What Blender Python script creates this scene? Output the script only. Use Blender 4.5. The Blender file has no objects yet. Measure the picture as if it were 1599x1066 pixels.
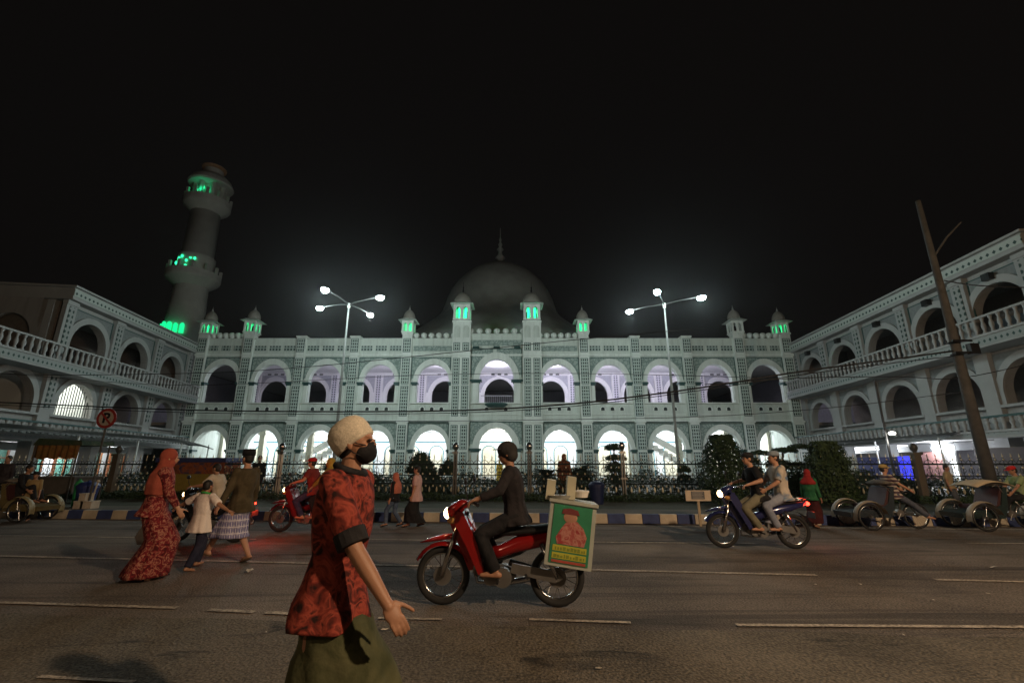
import bpy, bmesh, math, random
from mathutils import Vector, Matrix, Quaternion, noise as mnoise
R = math.radians
rnd = random.Random(7)
C = bpy.context.scene.collection
sc = bpy.context.scene

# ------------------------------------------------------------ camera, sky, exposure
cam_d = bpy.data.cameras.new('camera'); cam = bpy.data.objects.new('camera', cam_d); C.objects.link(cam)
cam.location = (0, 0, 1.42); cam.rotation_euler = (R(105), 0, 0)
cam_d.sensor_width = 36; cam_d.lens = 16.0; cam_d.clip_start = 0.05; cam_d.clip_end = 3000
sc.camera = cam
sc.view_settings.view_transform = 'Standard'; sc.view_settings.look = 'None'
sc.view_settings.gamma = 1; sc.view_settings.exposure = 0
try: sc.cycles.use_denoising = True
except Exception: pass
sc.cycles.max_bounces = 6; sc.cycles.diffuse_bounces = 3
sc.cycles.sample_clamp_indirect = 4
W = bpy.data.worlds.new('World'); sc.world = W; W.use_nodes = True
nt = W.node_tree; nt.nodes.clear()
sky = nt.nodes.new('ShaderNodeTexSky'); sky.sky_type = 'NISHITA'; sky.sun_disc = False
sky.sun_elevation = R(-4); sky.sun_rotation = R(200)
bg1 = nt.nodes.new('ShaderNodeBackground'); bg1.inputs[1].default_value = 0.004
bg2 = nt.nodes.new('ShaderNodeBackground'); bg2.inputs[0].default_value = (0.0034, 0.0029, 0.0027, 1); bg2.inputs[1].default_value = 1.0
ad = nt.nodes.new('ShaderNodeAddShader'); wo = nt.nodes.new('ShaderNodeOutputWorld')
nt.links.new(sky.outputs[0], bg1.inputs[0]); nt.links.new(bg1.outputs[0], ad.inputs[0]); nt.links.new(bg2.outputs[0], ad.inputs[1]); nt.links.new(ad.outputs[0], wo.inputs[0])

# ------------------------------------------------------------ pixel helper (photo measurements -> world)
F_, TH, H_ = 710.6, R(15), 1.42
def atY(px, py, Y):
    a = (px-799.5)/F_; b = (533-py)/F_; c, s = math.cos(TH), math.sin(TH)
    r = (a, c-b*s, s+b*c); t = Y/r[1]
    return Vector((r[0]*t, Y, H_+r[2]*t))
def atZ(px, py, Z):
    a = (px-799.5)/F_; b = (533-py)/F_; c, s = math.cos(TH), math.sin(TH)
    r = (a, c-b*s, s+b*c); t = (Z-H_)/r[2]
    return Vector((r[0]*t, r[1]*t, Z))

# ------------------------------------------------------------ materials
MT = {}
def _mat(name):
    m = bpy.data.materials.new(name); m.use_nodes = True
    return m, m.node_tree, m.node_tree.nodes['Principled BSDF']
def mat(name, col, rough=0.6, metal=0.0, var=0.12, scale=6.0, bump=0.0, spec=None, coat=0.0):
    """plain paint or stone with slight tone variation"""
    if name in MT: return MT[name]
    m, t, b = _mat(name)
    b.inputs['Roughness'].default_value = rough; b.inputs['Metallic'].default_value = metal
    if spec is not None: b.inputs['Specular IOR Level'].default_value = spec
    if coat: b.inputs['Coat Weight'].default_value = coat
    tc = t.nodes.new('ShaderNodeTexCoord'); n = t.nodes.new('ShaderNodeTexNoise'); n.inputs['Scale'].default_value = scale; n.inputs['Detail'].default_value = 5
    t.links.new(tc.outputs['Object'], n.inputs['Vector'])
    r = t.nodes.new('ShaderNodeValToRGB'); r.color_ramp.elements[0].position = .3; r.color_ramp.elements[1].position = .7
    r.color_ramp.elements[0].color = (*[c*(1-var) for c in col], 1); r.color_ramp.elements[1].color = (*[min(1, c*(1+var)) for c in col], 1)
    t.links.new(n.outputs[0], r.inputs[0]); t.links.new(r.outputs[0], b.inputs['Base Color'])
    if bump:
        bp = t.nodes.new('ShaderNodeBump'); bp.inputs['Strength'].default_value = bump; bp.inputs['Distance'].default_value = .02
        n2 = t.nodes.new('ShaderNodeTexNoise'); n2.inputs['Scale'].default_value = scale*6; n2.inputs['Detail'].default_value = 4
        t.links.new(tc.outputs['Object'], n2.inputs['Vector']); t.links.new(n2.outputs[0], bp.inputs['Height']); t.links.new(bp.outputs[0], b.inputs['Normal'])
    MT[name] = m; return m
def emis(name, col, strength):
    if name in MT: return MT[name]
    m, t, b = _mat(name)
    b.inputs['Base Color'].default_value = (*col, 1); b.inputs['Emission Color'].default_value = (*col, 1); b.inputs['Emission Strength'].default_value = strength
    MT[name] = m; return m
def M_(t, op, a, b=None, c=None):
    n = t.nodes.new('ShaderNodeMath'); n.operation = op
    for i, v in enumerate((a, b, c)):
        if v is None: continue
        if hasattr(v, 'links'): t.links.new(v, n.inputs[i])
        else: n.inputs[i].default_value = v
    return n.outputs[0]
def mixc(t, f, a, b):
    n = t.nodes.new('ShaderNodeMix'); n.data_type = 'RGBA'
    t.links.new(f, n.inputs[0])
    for i, v in ((6, a), (7, b)):
        if hasattr(v, 'links'): t.links.new(v, n.inputs[i])
        else: n.inputs[i].default_value = (*v, 1)
    return n.outputs[2]
def lattice(name, cell, base, dark, size=.34, line=None, zc=None, diag=False):
    """pierced ornamental block pattern"""
    if name in MT: return MT[name]
    m, t, b = _mat(name); b.inputs['Roughness'].default_value = .8
    tc = t.nodes.new('ShaderNodeTexCoord'); s = t.nodes.new('ShaderNodeSeparateXYZ'); t.links.new(tc.outputs['Object'], s.inputs[0])
    def cellc(o, cc, off=0.5):
        return M_(t, 'ABSOLUTE', M_(t, 'SUBTRACT', M_(t, 'FRACT', M_(t, 'ADD', M_(t, 'DIVIDE', o, cc), off)), .5))
    x = cellc(s.outputs[0], cell, 0.5+.0); z = cellc(s.outputs[2], zc or cell, .5)
    x2 = M_(t, 'SUBTRACT', .5, x); z2 = M_(t, 'SUBTRACT', .5, z)
    d = M_(t, 'ADD', M_(t, 'POWER', x2, 2), M_(t, 'POWER', z2, 2)) if not diag else M_(t, 'POWER', M_(t, 'ADD', x2, z2), 2)
    # dark hole round the lattice cell centre
    f = M_(t, 'LESS_THAN', d, size*size)
    col = mixc(t, f, base, dark)
    if line:
        g = M_(t, 'LESS_THAN', M_(t, 'MINIMUM', x, z), .09)
        col = mixc(t, g, col, line)
    t.links.new(col, b.inputs['Base Color'])
    MT[name] = m; return m
def scroll(name, a, c, scale=3.2, lo=.42, hi=.5):
    if name in MT: return MT[name]
    m, t, b = _mat(name); b.inputs['Roughness'].default_value = .8
    tc = t.nodes.new('ShaderNodeTexCoord'); v = t.nodes.new('ShaderNodeTexVoronoi'); v.feature = 'DISTANCE_TO_EDGE'; v.inputs['Scale'].default_value = scale
    t.links.new(tc.outputs['Object'], v.inputs['Vector'])
    r = t.nodes.new('ShaderNodeValToRGB'); e = r.color_ramp.elements; e[0].position = .05; e[1].position = .13; e[0].color = (*a, 1); e[1].color = (*c, 1)
    t.links.new(v.outputs['Distance'], r.inputs[0]); t.links.new(r.outputs[0], b.inputs['Base Color'])
    MT[name] = m; return m
def cloth(name, cols, scale=9, rough=.9, kind='noise', pos=None, bump=.25):
    """woven or printed cloth: colour blotches from a stepped noise"""
    if name in MT: return MT[name]
    m, t, b = _mat(name); b.inputs['Roughness'].default_value = rough; b.inputs['Specular IOR Level'].default_value = .2
    tc = t.nodes.new('ShaderNodeTexCoord')
    if kind == 'noise':
        n = t.nodes.new('ShaderNodeTexNoise'); n.inputs['Scale'].default_value = scale; n.inputs['Detail'].default_value = 3; n.inputs['Distortion'].default_value = 1.2
        src = n.outputs[0]
    else:
        n = t.nodes.new('ShaderNodeTexVoronoi'); n.inputs['Scale'].default_value = scale; src = n.outputs['Distance']
    t.links.new(tc.outputs['Object'], n.inputs['Vector'])
    r = t.nodes.new('ShaderNodeValToRGB'); r.color_ramp.interpolation = 'LINEAR'
    k = len(cols); el = r.color_ramp.elements
    while len(el) < k: el.new(.5)
    for i, c in enumerate(cols):
        el[i].position = pos[i] if pos else .36+.28*i/max(1, k-1); el[i].color = (*c, 1)
    t.links.new(src, r.inputs[0]); t.links.new(r.outputs[0], b.inputs['Base Color'])
    if bump:
        n2 = t.nodes.new('ShaderNodeTexNoise'); n2.inputs['Scale'].default_value = 14; n2.inputs['Detail'].default_value = 3
        t.links.new(tc.outputs['Object'], n2.inputs['Vector'])
        bp = t.nodes.new('ShaderNodeBump'); bp.inputs['Strength'].default_value = bump; bp.inputs['Distance'].default_value = .05
        t.links.new(n2.outputs[0], bp.inputs['Height']); t.links.new(bp.outputs[0], b.inputs['Normal'])
    MT[name] = m; return m
def plaid(name, a, bcol, c, cell=.09):
    if name in MT: return MT[name]
    m, t, b = _mat(name); b.inputs['Roughness'].default_value = .9
    tc = t.nodes.new('ShaderNodeTexCoord'); s = t.nodes.new('ShaderNodeSeparateXYZ'); t.links.new(tc.outputs['Object'], s.inputs[0])
    u = M_(t, 'ADD', s.outputs[0], s.outputs[1])
    fx = M_(t, 'FRACT', M_(t, 'DIVIDE', u, cell)); fz = M_(t, 'FRACT', M_(t, 'DIVIDE', s.outputs[2], cell))
    k = mixc(t, M_(t, 'LESS_THAN', fx, .5), a, bcol); k = mixc(t, M_(t, 'MULTIPLY', M_(t, 'LESS_THAN', fz, .45), .6), k, bcol)
    k = mixc(t, M_(t, 'LESS_THAN', M_(t, 'MINIMUM', M_(t, 'ABSOLUTE', M_(t, 'SUBTRACT', fx, .25)), M_(t, 'ABSOLUTE', M_(t, 'SUBTRACT', fz, .7))), .06), k, c)
    t.links.new(k, b.inputs['Base Color']); MT[name] = m; return m
def stripes(name, a, c, cell=.08):
    if name in MT: return MT[name]
    m, t, b = _mat(name); b.inputs['Roughness'].default_value = .9
    tc = t.nodes.new('ShaderNodeTexCoord'); s = t.nodes.new('ShaderNodeSeparateXYZ'); t.links.new(tc.outputs['Object'], s.inputs[0])
    k = mixc(t, M_(t, 'LESS_THAN', M_(t, 'FRACT', M_(t, 'DIVIDE', s.outputs[2], cell)), .5), a, c)
    t.links.new(k, b.inputs['Base Color']); MT[name] = m; return m

def stained(name, col, dark, amt=.5):
    m = mat(name, col, .8, var=.07, scale=.8, bump=.12); t = m.node_tree; b = t.nodes['Principled BSDF']
    src = b.inputs['Base Color'].links[0].from_socket
    tc = t.nodes.new('ShaderNodeTexCoord'); mp = t.nodes.new('ShaderNodeMapping'); mp.inputs['Scale'].default_value = (1.5, 1.5, .16); t.links.new(tc.outputs['Object'], mp.inputs[0])
    n = t.nodes.new('ShaderNodeTexNoise'); n.inputs['Scale'].default_value = 1.6; n.inputs['Detail'].default_value = 8; n.inputs['Roughness'].default_value = .7; t.links.new(mp.outputs[0], n.inputs['Vector'])
    r = t.nodes.new('ShaderNodeValToRGB'); e = r.color_ramp.elements; e[0].position = .48; e[1].position = .74; e[0].color = (0, 0, 0, 1); e[1].color = (amt, amt, amt, 1); t.links.new(n.outputs[0], r.inputs[0])
    t.links.new(mixc(t, r.outputs[0], src, dark), b.inputs['Base Color']); return m
WALL = stained('wall paint', (.62, .69, .64), (.26, .30, .27))
WALLW = mat('white wall paint', (.74, .77, .76), .8, var=.06, scale=.9)
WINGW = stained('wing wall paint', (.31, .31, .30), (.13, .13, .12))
TRIM = stained('trim paint', (.74, .80, .76), (.34, .38, .35), .45)
TEAL = mat('teal moulding', (.02, .075, .07), .6, var=.15)
TEALM = scroll('carved spandrel', (.19, .26, .24), (.34, .42, .39), 3.0)
LAT = lattice('pierced block', .207, (.46, .55, .51), (.006, .018, .016), .31, zc=.30)
TDOME = mat('turret dome render', (.24, .23, .20), .75, var=.12, scale=2)
LATP = lattice('parapet block', .30, (.38, .46, .43), (.02, .05, .045), .32)
LATC = lattice('cornice block', .36, (.42, .47, .44), (.035, .07, .065), .30, diag=True)
LILAC = mat('lilac wall paint', (.74, .73, .78), .8, var=.04)
DOME = mat('dome render', (.34, .34, .32), .75, var=.12, scale=.7, bump=.15)
DARKI = mat('painted slot shade', (.05, .05, .055), .8)
IRON = mat('dark green iron', (.010, .018, .015), .85, .0)
GOLD = mat('gilt finial paint', (.62, .55, .38), .4, .2)
STEEL = mat('steel tube', (.34, .32, .29), .35, .9)
GALV = mat('galvanised pole', (.55, .57, .54), .45, .3)
GREEN_E = emis('green lamp', (.015, .85, .30), 1.6)
GREEN_E2 = emis('bright green lamp', (.03, .9, .36), 2.2)
WHITE_E = emis('white lamp', (.80, .95, 1.0), 40)
BLACK = mat('black plastic', (.012, .012, .013), .4)
RUBBER = mat('tyre rubber', (.015, .015, .015), .85)
CHROME = mat('chrome', (.55, .55, .55), .2, 1.0, var=.03)
ENGINE = mat('cast alloy', (.22, .21, .2), .45, .7)
SKIN = mat('brown skin', (.34, .17, .10), .55, var=.08, scale=10)
SKIN2 = mat('lighter skin', (.46, .24, .15), .55, var=.06, scale=10)
HAIR = mat('black hair', (.012, .010, .009), .6)
WOODM = mat('weathered pole', (.068, .064, .058), .85, var=.25, scale=5, bump=.4)

# ------------------------------------------------------------ object helpers
MX = {}
def tag(o, label=None, cat=None, group=None, kind=None):
    if label: o['label'] = label
    if cat: o['category'] = cat
    if group: o['group'] = group
    if kind: o['kind'] = kind
    return o
def thing(name, label, cat, loc=(0, 0, 0), rz=0.0, group=None, rx=0, ry=0):
    o = bpy.data.objects.new(name, None); C.objects.link(o); o.empty_display_size = .2
    o.location = loc; o.rotation_euler = (rx, ry, rz)
    MX[o.name] = Matrix.Translation(Vector(loc)) @ Matrix.Rotation(rz, 4, 'Z') @ Matrix.Rotation(ry, 4, 'Y') @ Matrix.Rotation(rx, 4, 'X')
    return tag(o, label, cat, group)
def obj(name, bm, mats, parent=None, smooth=False, world=False, loc=None, label=None):
    if world and parent is not None: bm.transform(MX[parent.name].inverted())
    me = bpy.data.meshes.new(name); bmesh.ops.recalc_face_normals(bm, faces=bm.faces[:]); bm.to_mesh(me); bm.free()
    for m in (mats if isinstance(mats, (list, tuple)) else [mats]): me.materials.append(m)
    if smooth: me.polygons.foreach_set('use_smooth', [True]*len(me.polygons))
    o = bpy.data.objects.new(name, me); C.objects.link(o)
    if parent is not None: o.parent = parent
    if loc is not None: o.location = loc
    if label: o['label'] = label
    return o
def struct(name, bm, m, smooth=False): return tag(obj(name, bm, m, smooth=smooth), kind='structure')
def copy_tree(o, parent=None):
    c = o.copy(); C.objects.link(c); c.parent = parent
    for ch in list(o.children): copy_tree(ch, c)
    return c
def again(proto, loc, rz=0.0, label=None, group=None):
    c = copy_tree(proto); c.location = loc; c.rotation_euler = (0, 0, rz)
    if label: c['label'] = label
    if group: c['group'] = group
    return c
def part_again(o, parent, loc, name=None):
    c = o.copy(); C.objects.link(c); c.parent = parent; c.location = loc
    for ch in list(o.children):
        d = ch.copy(); C.objects.link(d); d.parent = c
    return c
def light(name, loc, col, power, radius=.1, kind='POINT', parent=None, rot=None, size=None, blend=.6):
    l = bpy.data.lights.new(name, kind); l.color = col; l.energy = power
    if kind != 'AREA': l.shadow_soft_size = radius
    if kind == 'SPOT': l.spot_size = size; l.spot_blend = blend
    o = bpy.data.objects.new(name, l); C.objects.link(o); o.location = loc
    if rot: o.rotation_euler = rot
    if parent is not None: o.parent = parent
    return o

# ------------------------------------------------------------ mesh helpers
NB = bmesh.new
def setm(faces, mi):
    for f in faces: f.material_index = mi
def box(bm, x0, x1, y0, y1, z0, z1, mi=0):
    v = [bm.verts.new(p) for p in ((x0, y0, z0), (x1, y0, z0), (x1, y1, z0), (x0, y1, z0), (x0, y0, z1), (x1, y0, z1), (x1, y1, z1), (x0, y1, z1))]
    fs = [bm.faces.new([v[i] for i in q]) for q in ((0, 3, 2, 1), (4, 5, 6, 7), (0, 1, 5, 4), (1, 2, 6, 5), (2, 3, 7, 6), (3, 0, 4, 7))]
    setm(fs, mi); return v
def obox(bm, c, s, rot=None, mi=0):
    v = box(bm, -s[0]/2, s[0]/2, -s[1]/2, s[1]/2, -s[2]/2, s[2]/2, mi)
    m = Matrix.Translation(Vector(c)) @ (rot.to_4x4() if rot else Matrix())
    bmesh.ops.transform(bm, matrix=m, verts=v); return v
def frame_of(d):
    d = d.normalized(); u = d.cross(Vector((0, 0, 1)))
    if u.length < 1e-3: u = d.cross(Vector((0, 1, 0)))
    u.normalize(); return u, d.cross(u).normalized()
def tube(bm, pts, rad, n=8, mi=0, cap=True, closed=False):
    pts = [Vector(p) for p in pts]; N = len(pts)
    rads = rad if isinstance(rad, (list, tuple)) else [rad]*N
    rings = []; u = None
    for i, p in enumerate(pts):
        a = pts[(i-1) % N] if (closed or i > 0) else p; b = pts[(i+1) % N] if (closed or i < N-1) else p
        d = (b-a).normalized()
        if u is None: u, w = frame_of(d)
        else:
            u = (u-d*u.dot(d)); u = u.normalized() if u.length > 1e-5 else frame_of(d)[0]; w = d.cross(u).normalized()
        rings.append([bm.verts.new(p+(u*math.cos(2*math.pi*k/n)+w*math.sin(2*math.pi*k/n))*rads[i]) for k in range(n)])
    for i in range(N if closed else N-1):
        A, B = rings[i], rings[(i+1) % N]
        for k in range(n):
            bm.faces.new((A[k], A[(k+1) % n], B[(k+1) % n], B[k])).material_index = mi
    if cap and not closed:
        bm.faces.new(rings[0][::-1]).material_index = mi; bm.faces.new(rings[-1]).material_index = mi
def cyl(bm, p0, p1, r0, r1=None, n=12, mi=0): tube(bm, [p0, p1], [r0, r0 if r1 is None else r1], n, mi)
def lathe(bm, prof, c=(0, 0, 0), n=24, mi=0, sx=1, sy=1, rot=0):
    """prof: list of (r, z)"""
    rings = []
    for r, z in prof:
        if r < 1e-5: rings.append([bm.verts.new((c[0], c[1], c[2]+z))])
        else: rings.append([bm.verts.new((c[0]+r*sx*math.cos(rot+2*math.pi*k/n), c[1]+r*sy*math.sin(rot+2*math.pi*k/n), c[2]+z)) for k in range(n)])
    for A, B in zip(rings, rings[1:]):
        for k in range(n):
            a, b = A[k % len(A)], A[(k+1) % len(A)]; c2, d = B[(k+1) % len(B)], B[k % len(B)]
            q = []
            for v in (a, b, c2, d):
                if v not in q: q.append(v)
            if len(q) > 2: bm.faces.new(q).material_index = mi
    for rg, rev in ((rings[0], True), (rings[-1], False)):
        if len(rg) > 2: bm.faces.new(rg[::-1] if rev else rg).material_index = mi
def ell(bm, c, r, rot=None, mi=0, u=16, v=10):
    ret = bmesh.ops.create_uvsphere(bm, u_segments=u, v_segments=v, radius=1)['verts']
    m = Matrix.Translation(Vector(c)) @ (rot.to_4x4() if rot else Matrix()) @ Matrix.Diagonal((*r, 1))
    bmesh.ops.transform(bm, matrix=m, verts=ret)
    for f in {f for vv in ret for f in vv.link_faces}: f.material_index = mi
def capsule(bm, p0, r0, p1, r1, n=14, mi=0):
    p0, p1 = Vector(p0), Vector(p1); d = (p1-p0)
    if d.length < 1e-4: d = Vector((0, 0, .001))
    dn = d.normalized(); pts = []; rs = []
    for k in range(1, 4):
        a = k/4*math.pi/2; pts.append(p0-dn*r0*math.cos(a)); rs.append(r0*math.sin(a))
    pts += [p0, p1]; rs += [r0, r1]
    for k in range(3, 0, -1):
        a = k/4*math.pi/2; pts.append(p1+dn*r1*math.cos(a)); rs.append(r1*math.sin(a))
    tube(bm, pts, rs, n, mi)
def prism(bm, poly, y0, y1, mi=0):
    """poly [(x,z)] extruded along y"""
    a = [bm.verts.new((x, y0, z)) for x, z in poly]; b = [bm.verts.new((x, y1, z)) for x, z in poly]
    n = len(poly); bm.faces.new(a).material_index = mi; bm.faces.new(b[::-1]).material_index = mi
    for i in range(n): bm.faces.new((a[i], b[i], b[(i+1) % n], a[(i+1) % n])).material_index = mi
def torus(bm, c, Rr, r, axis='Y', n=32, k=8, mi=0, a0=0, a1=2*math.pi):
    full = abs(a1-a0-2*math.pi) < 1e-4; pts = []
    for i in range(n if full else n+1):
        a = a0+(a1-a0)*i/n
        if axis == 'Y': pts.append((c[0]+Rr*math.cos(a), c[1], c[2]+Rr*math.sin(a)))
        elif axis == 'X': pts.append((c[0], c[1]+Rr*math.cos(a), c[2]+Rr*math.sin(a)))
        else: pts.append((c[0]+Rr*math.cos(a), c[1]+Rr*math.sin(a), c[2]))
    tube(bm, pts, r, k, mi, closed=full)
def quad(bm, pts, mi=0):
    f = bm.faces.new([bm.verts.new(p) for p in pts]); f.material_index = mi; return f
def remeshed(bm, voxel=.012, smooth=3, name='body'):
    """fuse overlapping shapes into one continuous skin"""
    me = bpy.data.meshes.new(name); bmesh.ops.recalc_face_normals(bm, faces=bm.faces[:]); bm.to_mesh(me); bm.free()
    o = bpy.data.objects.new(name, me); C.objects.link(o)
    m = o.modifiers.new('r', 'REMESH'); m.mode = 'VOXEL'; m.voxel_size = voxel; m.use_smooth_shade = True
    if smooth:
        s = o.modifiers.new('s', 'SMOOTH'); s.factor = .5; s.iterations = smooth
    dg = bpy.context.evaluated_depsgraph_get(); me2 = bpy.data.meshes.new_from_object(o.evaluated_get(dg))
    bpy.data.objects.remove(o); bpy.data.meshes.remove(me)
    return me2
def meshobj(name, me, mats, parent, label=None, smooth=True):
    me.materials.clear()
    for m in (mats if isinstance(mats, (list, tuple)) else [mats]): me.materials.append(m)
    if smooth: me.polygons.foreach_set('use_smooth', [True]*len(me.polygons))
    me.name = name
    o = bpy.data.objects.new(name, me); C.objects.link(o); o.parent = parent
    if label: o['label'] = label
    return o
# ------------------------------------------------------------ ground, road, kerb
def ground_mat(name, c1, c2, sc1, sc2, bump, rough=.9, cracks=None, stretch=(.55, 1.6, 1), cpos=(.56, .66)):
    m, t, b = _mat(name); b.inputs['Roughness'].default_value = rough; b.inputs['Specular IOR Level'].default_value = .35
    tc = t.nodes.new('ShaderNodeTexCoord')
    n1 = t.nodes.new('ShaderNodeTexNoise'); n1.inputs['Scale'].default_value = sc1; n1.inputs['Detail'].default_value = 7; n1.inputs['Roughness'].default_value = .65
    n2 = t.nodes.new('ShaderNodeTexNoise'); n2.inputs['Scale'].default_value = sc2; n2.inputs['Detail'].default_value = 2
    for n in (n1, n2): t.links.new(tc.outputs['Object'], n.inputs['Vector'])
    f = M_(t, 'ADD', M_(t, 'MULTIPLY', n1.outputs[0], .5), M_(t, 'MULTIPLY', n2.outputs[0], .62))
    r = t.nodes.new('ShaderNodeValToRGB'); e = r.color_ramp.elements; e[0].position = .40; e[1].position = .72; e[0].color = (*c1, 1); e[1].color = (*c2, 1)
    t.links.new(f, r.inputs[0]); col = r.outputs[0]
    if cracks:
        mp = t.nodes.new('ShaderNodeMapping'); mp.inputs['Scale'].default_value = stretch; t.links.new(tc.outputs['Object'], mp.inputs[0])
        n3 = t.nodes.new('ShaderNodeTexNoise'); n3.inputs['Scale'].default_value = 1.3; n3.inputs['Detail'].default_value = 9; n3.inputs['Roughness'].default_value = .7; n3.inputs['Distortion'].default_value = .8
        t.links.new(mp.outputs[0], n3.inputs['Vector'])
        r3 = t.nodes.new('ShaderNodeValToRGB'); e = r3.color_ramp.elements; e[0].position = cpos[0]; e[1].position = cpos[1]; e[0].color = (0, 0, 0, 1); e[1].color = (1, 1, 1, 1)
        t.links.new(n3.outputs[0], r3.inputs[0]); col = mixc(t, r3.outputs[0], col, cracks)
    t.links.new(col, b.inputs['Base Color'])
    bp = t.nodes.new('ShaderNodeBump'); bp.inputs['Strength'].default_value = bump; bp.inputs['Distance'].default_value = .012
    t.links.new(n2.outputs[0], bp.inputs['Height']); t.links.new(bp.outputs[0], b.inputs['Normal'])
    return m
ASPH = ground_mat('worn asphalt', (.042, .036, .031), (.25, .212, .178), .5, 48, 1.6, cracks=(.045, .04, .036), stretch=(.09, 1.3, 1), cpos=(.50, .66))
SHOULD = ground_mat('dusty shoulder', (.045, .040, .031), (.20, .172, .132), .8, 42, 1.5, cracks=(.025, .023, .02))
PAVE = ground_mat('courtyard paving', (.16, .16, .15), (.24, .24, .22), .7, 12, .2)
VERGE = ground_mat('verge soil', (.03, .035, .02), (.07, .07, .045), 1.5, 30, .6)
EARTH = ground_mat('open ground', (.05, .05, .045), (.08, .075, .065), .2, 6, .3)
LINE = ground_mat('worn road paint', (.10, .09, .075), (.62, .54, .44), 2.6, 40, .5)

bm = NB(); quad(bm, [(-600, -600, -.06), (600, -600, -.06), (600, 600, -.06), (-600, 600, -.06)]); struct('ground', bm, EARTH)
SL = -.068
kY = lambda x: 12.15+SL*x
def strip(bm, f0, f1, x0, x1, z, n=24, mi=0):
    prev = None
    for i in range(n+1):
        x = x0+(x1-x0)*i/n; a = bm.verts.new((x, f0(x), z)); b = bm.verts.new((x, f1(x), z))
        if prev: bm.faces.new((prev[0], a, b, prev[1])).material_index = mi
        prev = (a, b)
bm = NB(); strip(bm, lambda x: 4.60+SL*x, kY, -90, 90, 0); struct('road', bm, ASPH)
# the asphalt edge frays out over the shoulder
bm = NB(); strip(bm, lambda x: -30, lambda x: 4.64+SL*x+.10*mnoise.noise(Vector((x*1.3, 0, 0)))+.05*mnoise.noise(Vector((x*6, 3, 0))), -90, 90, .004, 700); struct('road_shoulder', bm, SHOULD)
def lane(a, b, w, name='lane_line', z=.008, worn=0):
    a, b = Vector(a), Vector(b); d = (b-a).normalized(); nn = Vector((-d.y, d.x, 0))*w/2
    bm = NB(); L = (b-a).length; n = max(2, int(L/.12)); prev = None
    for i in range(n+1):
        p = a+(b-a)*i/n; j = mnoise.noise(Vector((p.x*5, p.y*5, 1)))*w*.18
        q = (bm.verts.new((p.x+nn.x, p.y+nn.y+j, z)), bm.verts.new((p.x-nn.x, p.y-nn.y+j*.6, z)))
        if prev and not (worn and mnoise.noise(Vector((p.x*3.1, 7, 0))) < -worn): bm.faces.new((prev[0], prev[1], q[1], q[0]))
        prev = q
    struct(name, bm, LINE)
lane(atZ(-300, 861, 0), atZ(1275, 898, 0), .085)
lane(atZ(1460, 905, 0), atZ(2300, 925, 0), .08)
lane(atZ(-200, 935, 0), atZ(276, 950, 0), .07, z=.012)
lane(atZ(326, 953, 0), atZ(470, 960, 0), .07, z=.012, worn=.25)
lane(atZ(590, 966, 0), atZ(690, 968, 0), .05, z=.012, worn=.0)
lane(atZ(826, 968, 0), atZ(985, 973, 0), .055, z=.012, worn=.3)
lane(atZ(1150, 977, 0), atZ(1900, 982, 0), .065, z=.012)
lane(atZ(-300, 832, 0), atZ(400, 842, 0), .06); lane(atZ(560, 842, 0), atZ(1180, 849, 0), .07); lane(atZ(1510, 848, 0), atZ(1900, 850, 0), .07)
lane(atZ(1200, 823, 0), atZ(1800, 829, 0), .10, name='edge_line'); lane(atZ(900, 820, 0), atZ(1180, 823, 0), .08, name='edge_line')
lane(atZ(60, 1058, 0), atZ(210, 1066, 0), .04, z=.012)
# kerb: painted blocks, alternately blue and cream
KB = mat('blue kerb paint', (.035, .055, .16), .75, var=.3, scale=4, bump=.4); KC = mat('cream kerb paint', (.50, .43, .33), .75, var=.22, scale=3, bump=.4)
bm = NB(); L = .42; x = 1.95-.42*115; k = 0
while x < 40:
    for (xa, xb) in ((x+.008, x+L-.008),):
        v = box(bm, xa, xb, -.005, .16, -.02, .215, k % 2)
        for q in v:
            q.co.y += kY(q.co.x)
            if q.co.z > .1 and q.co.y < kY(q.co.x)+.08: q.co.y += .03
    x += L; k += 1
struct('kerb', bm, [KB, KC])
bm = NB(); strip(bm, lambda x: kY(x)+.15, lambda x: 17.2+SL*x, -60, 60, .19, 20); struct('verge', bm, VERGE)
bm = NB(); strip(bm, lambda x: kY(x)+.16, lambda x: kY(x)+1.5, -60, 60, .196, 20)
struct('pavement', bm, ground_mat('pavement slabs', (.075, .068, .055), (.15, .135, .105), .8, 25, .4))
bm = NB(); quad(bm, [(-70, 16.9, .02), (70, 12.4, .02), (70, 80, .02), (-70, 80, .02)]); struct('courtyard', bm, PAVE)
LEAFL = mat('fallen litter', (.55, .5, .42), .8)
LLAB = ['', '', 'tiny litter speck at the right end of the long white lane line', 'litter speck just left of the far right paper scrap', 'small scrap at the foot of the strolling pair near the kerb', 'litter speck beside the hand of the man in the cap', 'short yellowish scrap at the very bottom centre of the road shoulder', 'faint speck between the long lane lines on the right half of the road', 'faint speck left of the small bright speck on the right of the road', 'small bright speck below the far right paper scrap', 'pale speck just under the near right lane line', 'speck on the shadow line below the dark blue motorbike', 'minute speck behind the back of the man in the cap']
LITT = [(1552, 887), (390, 893), (1274, 914), (1460, 882), (560, 818), (600, 985), (936, 1046), (1344, 914), (1458, 939), (1543, 928), (1412, 994), (1145, 854), (415, 989)]
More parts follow.
